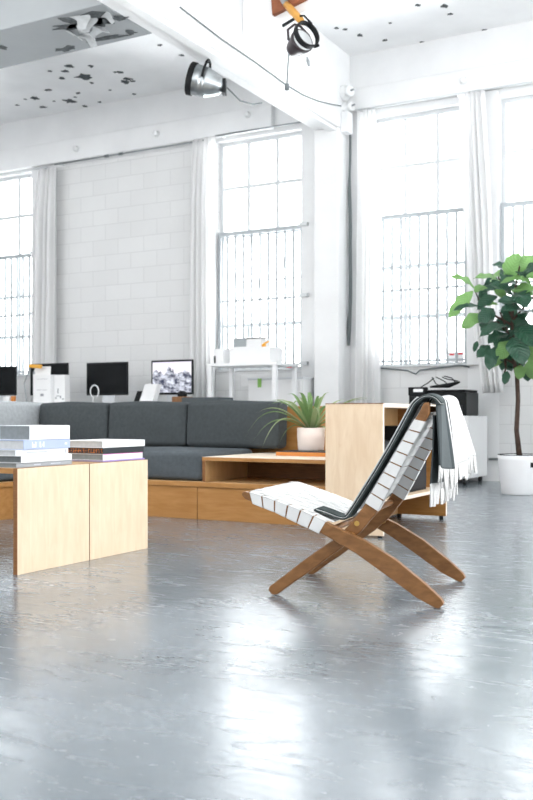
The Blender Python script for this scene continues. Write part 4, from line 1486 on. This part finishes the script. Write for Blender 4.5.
q0, q1, q2, q3 = on_y(430, 387, ty - .1), on_y(449, 387, ty + .05), on_y(460, 382, ty + .1), on_y(446, 385, ty - .1)
m = MB()
vs = [m.bm.verts.new((p.x, p.y, max(p.z, .958))) for p in (q0, q1, q2, q3)]
m.face(vs)
m.build('tray_plate', M['black_m'], tr, solid=0.02)
m = MB()
for pl_ in ([(432, 377), (436, 384), (441, 386)], [(442, 377), (447, 379), (458, 381)], [(434, 378), (428, 383), (421, 387)], [(444, 376), (452, 378), (456, 383)], [(436, 377), (444, 381), (450, 386)]):
    m.tube([Vector((p.x, p.y, max(p.z, .962))) for p in (on_y(a, b, ty) for a, b in pl_)], .006, n=5)
m.build('wire_rack', M['black_m'], tr, smooth=True)
# pipe along the foot of the wall
o = MB().tube([(-2.79, 10.03, .235), (4, 10.03, .235)], .014, n=8).build('wall_pipe', M['alu_dull'], smooth=True)
tag(o, 'thin grey pipe along the wall behind the white planter', 'pipe')
o = MB().tube([(-4.02, 10.02, 1.225), (-3.7, 10.02, 1.19), (-3.6, 10.02, 1.15), (-3.55, 10.02, 1.19), (-3.1, 10.02, 1.235), (-3.0, 10.02, 1.21)], .009, n=6).build('sill_cable', M['cable'], smooth=True)
tag(o, 'dark cable lying along the sill above the printer', 'cable')

# ------------------------------------------------------------------ desk row along the block wall
def desk(label, xa, xb, ya, yb, z):
    d = thing('work_desk', label, 'desk', ((xa + xb) / 2, (ya + yb) / 2, 0))
    MB().box(xa, xb, ya, yb, z - .03, z).build('desk_top', M['white'], d, bevel=0.003)
    for xx in (xa + .06, xb - .06):
        for yy in (ya + .06, yb - .06):
            MB().box(xx - .02, xx + .02, yy - .02, yy + .02, 0, z - .03).build('leg', M['white_m'], d)
    return d


DZ = .80
desk('long white desk behind the sofa under the computer screens', -9.4, -5.75, 8.65, 9.55, DZ)


def imac(label, x0, x1, Y, z0, z1, lit=False, rz=0, group='desktop computers on the long desk'):
    cx = (x0 + x1) / 2
    r = thing('desktop_computer', label, 'computer', (cx, Y, DZ), rz, group)
    w_ = (x1 - x0) / 2
    a, b = z0 - DZ, z1 - DZ
    MB().box(-w_, w_, 0, .022, a, b).build('display_housing', M['black'], r, local=True, bevel=0.006)
    s_ = MB()
    s_.box(-w_ + .022, w_ - .022, -.003, 0, a + .025, b - .022)
    s_.build('screen', M['screen'] if lit else M['screen_off'], r, local=True)
    MB().box(-.09, .09, .03, .042, .008, a + .12).build('stand', M['alu'], r, local=True, bevel=0.003)
    MB().box(-.10, .10, -.06, .11, 0, .008).build('foot', M['alu'], r, local=True, bevel=0.003)
    return r


imac('black-screened computer at the far left edge', -9.22, -8.65, 9.2, .95, 1.325)
imac('black-screened computer standing behind the white boxes', -8.41, -7.80, 9.2, .946, 1.343)
imac('black-screened computer between the white boxes and the lit screen', -7.51, -6.89, 9.2, .937, 1.333)
imac('computer with a lit mountain picture on its screen', -6.55, -5.97, 9.2, .935, 1.335, lit=True)


def carton(label, pa, pb, Y, dep, open_flap=False, marks=(), ):
    a, b = on_y(*pa, Y), on_y(*pb, Y)
    r = thing('white_box', label, 'box', ((a.x + b.x) / 2, Y + dep / 2, DZ), group='white boxes on the long desk')
    MB().box(a.x, b.x, Y, Y + dep, DZ, a.z).build('carton', M['card'], r, bevel=0.003)
    if open_flap:
        m = MB()
        vs = [m.bm.verts.new(q) for q in ((a.x, Y, a.z), (b.x, Y, a.z), (b.x - .02, Y + .03, a.z + .10), (a.x + .01, Y + .03, a.z + .10))]
        m.face(vs)
        m.build('flap', M['card'], r, solid=0.004)
    if marks:
        m = MB()
        for x_, y_, w_, h_ in marks:
            p = on_y(x_, y_, Y)
            m.obox((p.x, Y - .001, p.z), (w_, .002, h_))
        m.build('printed_mark', M['ink_d'], r)


carton('taller white box with an open flap in front of the second screen', (33, 375), (50.5, 400), 8.86, .28, True, ((42, 395, .05, .03), (42, 390, .16, .004), (42, 379, .16, .004), (34, 373, .03, .03)))
carton('white box with a small grey printed figure beside the open-flap box', (54.0, 375), (65.0, 400), 8.92, .09, False, ((58, 391, .016, .06), (58, 396, .05, .01), (56, 398, .02, .02), (60.5, 397, .02, .03), (63, 399, .03, .015)))
# desk lamp arm
la = thing('desk_lamp', 'thin black jointed desk lamp left of the white boxes', 'lamp', tuple(on_y(24.5, 400, 8.8).xy) + (DZ,))
L0 = on_y(27, 400, 8.8)
MB().lathe([(.06, 0), (.06, .015), (.012, .02)], (L0.x, 8.8, DZ), n=16).build('base', M['black_m'], la)
MB().tube([(L0.x, 8.8, DZ + .015), on_y(24.5, 383, 8.8), on_y(30, 367, 8.8), on_y(41, 366, 8.8)], .008, n=6).build('arm', M['rod'], la)
MB().tube([on_y(30, 366, 8.8), on_y(41, 366.5, 8.8)], [.02, .025], n=8).build('lamp_shade', M['orange'], la)
# white folder leaning, black tablet behind
fo = MB()
p = [on_y(x_, y_, 8.86) for x_, y_ in ((139, 403), (152, 403), (157.5, 384), (145, 384))]
fo.prism([(q.x, max(q.z, DZ)) for q in p], 8.86, 8.95)
fo = fo.build('document_holder', M['card'], bevel=0.004)
tag(fo, 'white slanted document holder left of the lit screen', 'document holder')
fo = MB()
p = [on_y(x_, y_, 8.97) for x_, y_ in ((133, 404), (137, 404), (141, 391), (137.5, 391))]
fo.prism([(q.x, max(q.z, DZ)) for q in p], 8.965, 9.0)
tag(fo.build('tablet', M['black_m'], bevel=0.003), 'small black tablet leaning behind the slanted document holder', 'tablet')
# white cable loop in front of the dark screen
c = on_y(94.5, 391, 9.05)
o = MB().tube([(c.x + .062 * math.cos(k * PI / 10), 9.05, c.z - .005 + .075 * math.sin(k * PI / 10) + .0) for k in range(-4, 15)] + [(c.x - .03, 9.05, DZ + .007)], .007, n=6).build('cable_loop', M['cable_w'], smooth=True)
tag(o, 'looped white cable in front of the dark middle screen', 'cable')
for (pa, pb, mt, nm, lb, cat, dp) in (((3, 397), (9.5, 404), 'card', 'small_box', 'small white box at the foot of the far left screen', 'box', .08), ((10.2, 396), (13.5, 404), 'book_orange', 'orange_mug', 'small orange mug beside the far left screen', 'mug', .06)):
    a, b = on_y(*pa, 8.95), on_y(*pb, 8.95)
    if nm == 'orange_mug':
        m = MB().lathe([(.028, 0), (.030, .005), (.030, a.z - DZ), (.026, a.z - DZ), (.024, .01)], ((a.x + b.x) / 2, 8.98, DZ), n=18)
    else:
        m = MB().box(a.x, b.x, 8.95, 8.95 + dp, DZ, a.z)
    tag(m.build(nm, M[mt], bevel=0.002), lb, cat)
# brown unit with dark items at the right end of the desk
sd = desk('low side desk with a dark slate top box beside the white table', -5.72, -4.95, 8.45, 8.85, DZ - .02)
o = MB().box(-5.66, -5.20, 8.5, 8.8, DZ - .02, .885).build('slate_box', M['slate'], bevel=0.004)
tag(o, 'low slate-grey box behind the sofa under the white table', 'box')
a = on_y(196.5, 392, 8.62)
o = MB().box(-5.92, -5.78, 8.70, 8.9, DZ, .90).build('wooden_box', M['oak'], bevel=0.003)
tag(o, 'small brown wooden box right of the lit screen', 'box')
o = MB().lathe([(.05, 0), (.055, .02), (.045, .05), (.02, .065)], (-5.85, 8.8, .90), n=18).build('black_dome', M['black_m'], smooth=True)
tag(o, 'small black domed object on the brown wooden box', 'dome')

# ------------------------------------------------------------------ tall white table under the second window
TZ = 1.265
wt = thing('tall_table', 'tall white table in front of the tilted-sash window', 'table', (-5.2, 9.25, 0))
MB().box(-5.66, -4.78, 9.0, 9.52, TZ - .03, TZ).build('table_top', M['white'], wt, bevel=0.003)
for xx in (-5.63, -4.82):
    for yy in (9.03, 9.49):
        MB().box(xx - .022, xx + .022, yy - .022, yy + .022, 0, TZ - .03).build('leg', M['white_m'], wt)
for (pa, pb, Y, dep, mt, nm, lb, cat) in (((229.5, 348), (270, 366), 9.12, .30, 'card', 'storage_box', 'wide white box on the tall white table', 'box'),):
    a, b = on_y(*pa, Y), on_y(*pb, Y)
    tb = a.z
    o = MB().box(a.x, b.x, Y, Y + dep, TZ, a.z).build(nm, M[mt], bevel=0.004)
    tag(o, lb, cat)
a, b, e = on_y(233, 338, 9.16), on_y(246, 348, 9.16), on_y(261, 340, 9.16)
gb = thing('letter_tray', 'grey and white letter tray stacked on the wide white box', 'letter tray', ((a.x + e.x) / 2, 9.25, tb))
MB().box(a.x, e.x, 9.16, 9.38, tb, tb + .012).build('tray_base', M['card'], gb)
MB().box(a.x, b.x, 9.16, 9.38, tb + .012, a.z - .01).build('grey_block', M['grey_box'], gb, bevel=0.003)
MB().box(b.x, e.x, 9.165, 9.38, tb + .012, a.z - .02).build('white_block', M['card'], gb, bevel=0.003)
MB().box(a.x, e.x, 9.16, 9.38, a.z - .01, a.z).build('tray_lid', M['card'], gb)
a = on_y(263, 346, 9.13)
m = MB().lathe([(.02, 0), (.026, .012), (.02, .03), (.008, .04)], (a.x, 9.15, tb), n=12)
m.tube([(a.x, 9.15, tb + .03), (a.x + .04, 9.15, tb + .05), (a.x + .07, 9.16, tb + .062)], [.012, .009, .004], n=6)
tag(m.build('tape_cutter', M['orange'], smooth=True), 'small orange tape cutter on the edge of the wide white box', 'tape cutter')
a, b = on_y(214, 349, 9.1), on_y(223, 365, 9.1)
sb_ = thing('small_box', 'small white box with a black clip at the left end of the tall table', 'box', ((a.x + b.x) / 2, 9.2, TZ))
MB().box(a.x, b.x, 9.1, 9.3, TZ, a.z).build('carton', M['card'], sb_, bevel=0.003)
MB().box(a.x + .005, a.x + .022, 9.09, 9.1, TZ + .01, TZ + .09).build('clip', M['black_m'], sb_)
a, b = on_y(285, 357.5, 10.0), on_y(294, 360, 10.0)
o = MB().box(a.x, b.x, 10.04, 10.09, SILL + .025, SILL + .055).build('red_book', M['red'], bevel=0.002)
tag(o, 'small red book on the sill behind the tall white table', 'book')
pcx = thing('plan_chest', 'white storage chest below the tall white table', 'storage chest', (-5.1, 9.78, 0))
MB().box(-5.46, -4.76, 9.58, 9.96, 0, 1.10).build('carcass', M['white'], pcx, bevel=0.004)
MB().box(-5.47, -4.75, 9.57, 9.97, 1.10, 1.125).build('top_board', M['book_pale'], pcx, bevel=0.003)
for k in range(3):
    MB().box(-5.44, -4.78, 9.565, 9.58, .06 + k * .345, .39 + k * .345).build('door', M['card'], pcx, bevel=0.003)
p = on_y(259.5, 383, 9.56)
MB().box(p.x - .022, p.x + .022, 9.555, 9.565, p.z - .05, p.z + .05).build('green_tag', M['green'], pcx)

# ------------------------------------------------------------------ light
wd = bpy.data.worlds.new('bright_sky')
bpy.context.scene.world = wd
wd.use_nodes = True
nt = wd.node_tree
bg = nt.nodes['Background']
tc = nt.nodes.new('ShaderNodeTexCoord')
sp = nt.nodes.new('ShaderNodeSeparateXYZ')
nt.links.new(tc.outputs['Generated'], sp.inputs[0])
mr = nt.nodes.new('ShaderNodeMapRange')
mr.inputs['From Min'].default_value = 0.0
mr.inputs['From Max'].default_value = 0.5
mr.inputs['To Min'].default_value = 1.35
mr.inputs['To Max'].default_value = 7.5
nt.links.new(sp.outputs['Y'], mr.inputs['Value'])
lo = nt.nodes.new('ShaderNodeMapRange')       # world boosted below the horizon, added to brighten the ceiling
lo.inputs['From Min'].default_value = -0.12
lo.inputs['From Max'].default_value = -0.02
lo.inputs['To Min'].default_value = 3.0
lo.inputs['To Max'].default_value = 1.0
nt.links.new(sp.outputs['Z'], lo.inputs['Value'])
mu = nt.nodes.new('ShaderNodeMath')
mu.operation = 'MULTIPLY'
nt.links.new(mr.outputs['Result'], mu.inputs[0])
nt.links.new(lo.outputs['Result'], mu.inputs[1])
nt.links.new(mu.outputs[0], bg.inputs['Strength'])
bg.inputs['Color'].default_value = (0.97, 0.985, 1.0, 1)


def area(name, loc, rot, sx, sy, power, col=(1, 1, 1)):
    l = bpy.data.lights.new(name, 'AREA')
    l.shape = 'RECTANGLE'
    l.size, l.size_y = sx, sy
    l.energy = power
    l.color = col
    o = bpy.data.objects.new(name, l)
    COL.objects.link(o)
    o.location = loc
    o.rotation_euler = rot
    return o


# windows in the unseen right side of the hall
area('side_window_light', (3.6, 3.5, 2.6), (R(90), 0, R(90)), 7, 3, 60)
# added fill lamp, no such fixture, brightens the window wall on the left
area('wall_fill_light', (-7.5, 1.5, 3.0), (R(92), 0, R(8)), 6, 2.4, 190)

sc = bpy.context.scene
sc.view_settings.view_transform = 'Standard'
sc.view_settings.look = 'None'
sc.view_settings.exposure = 0.0
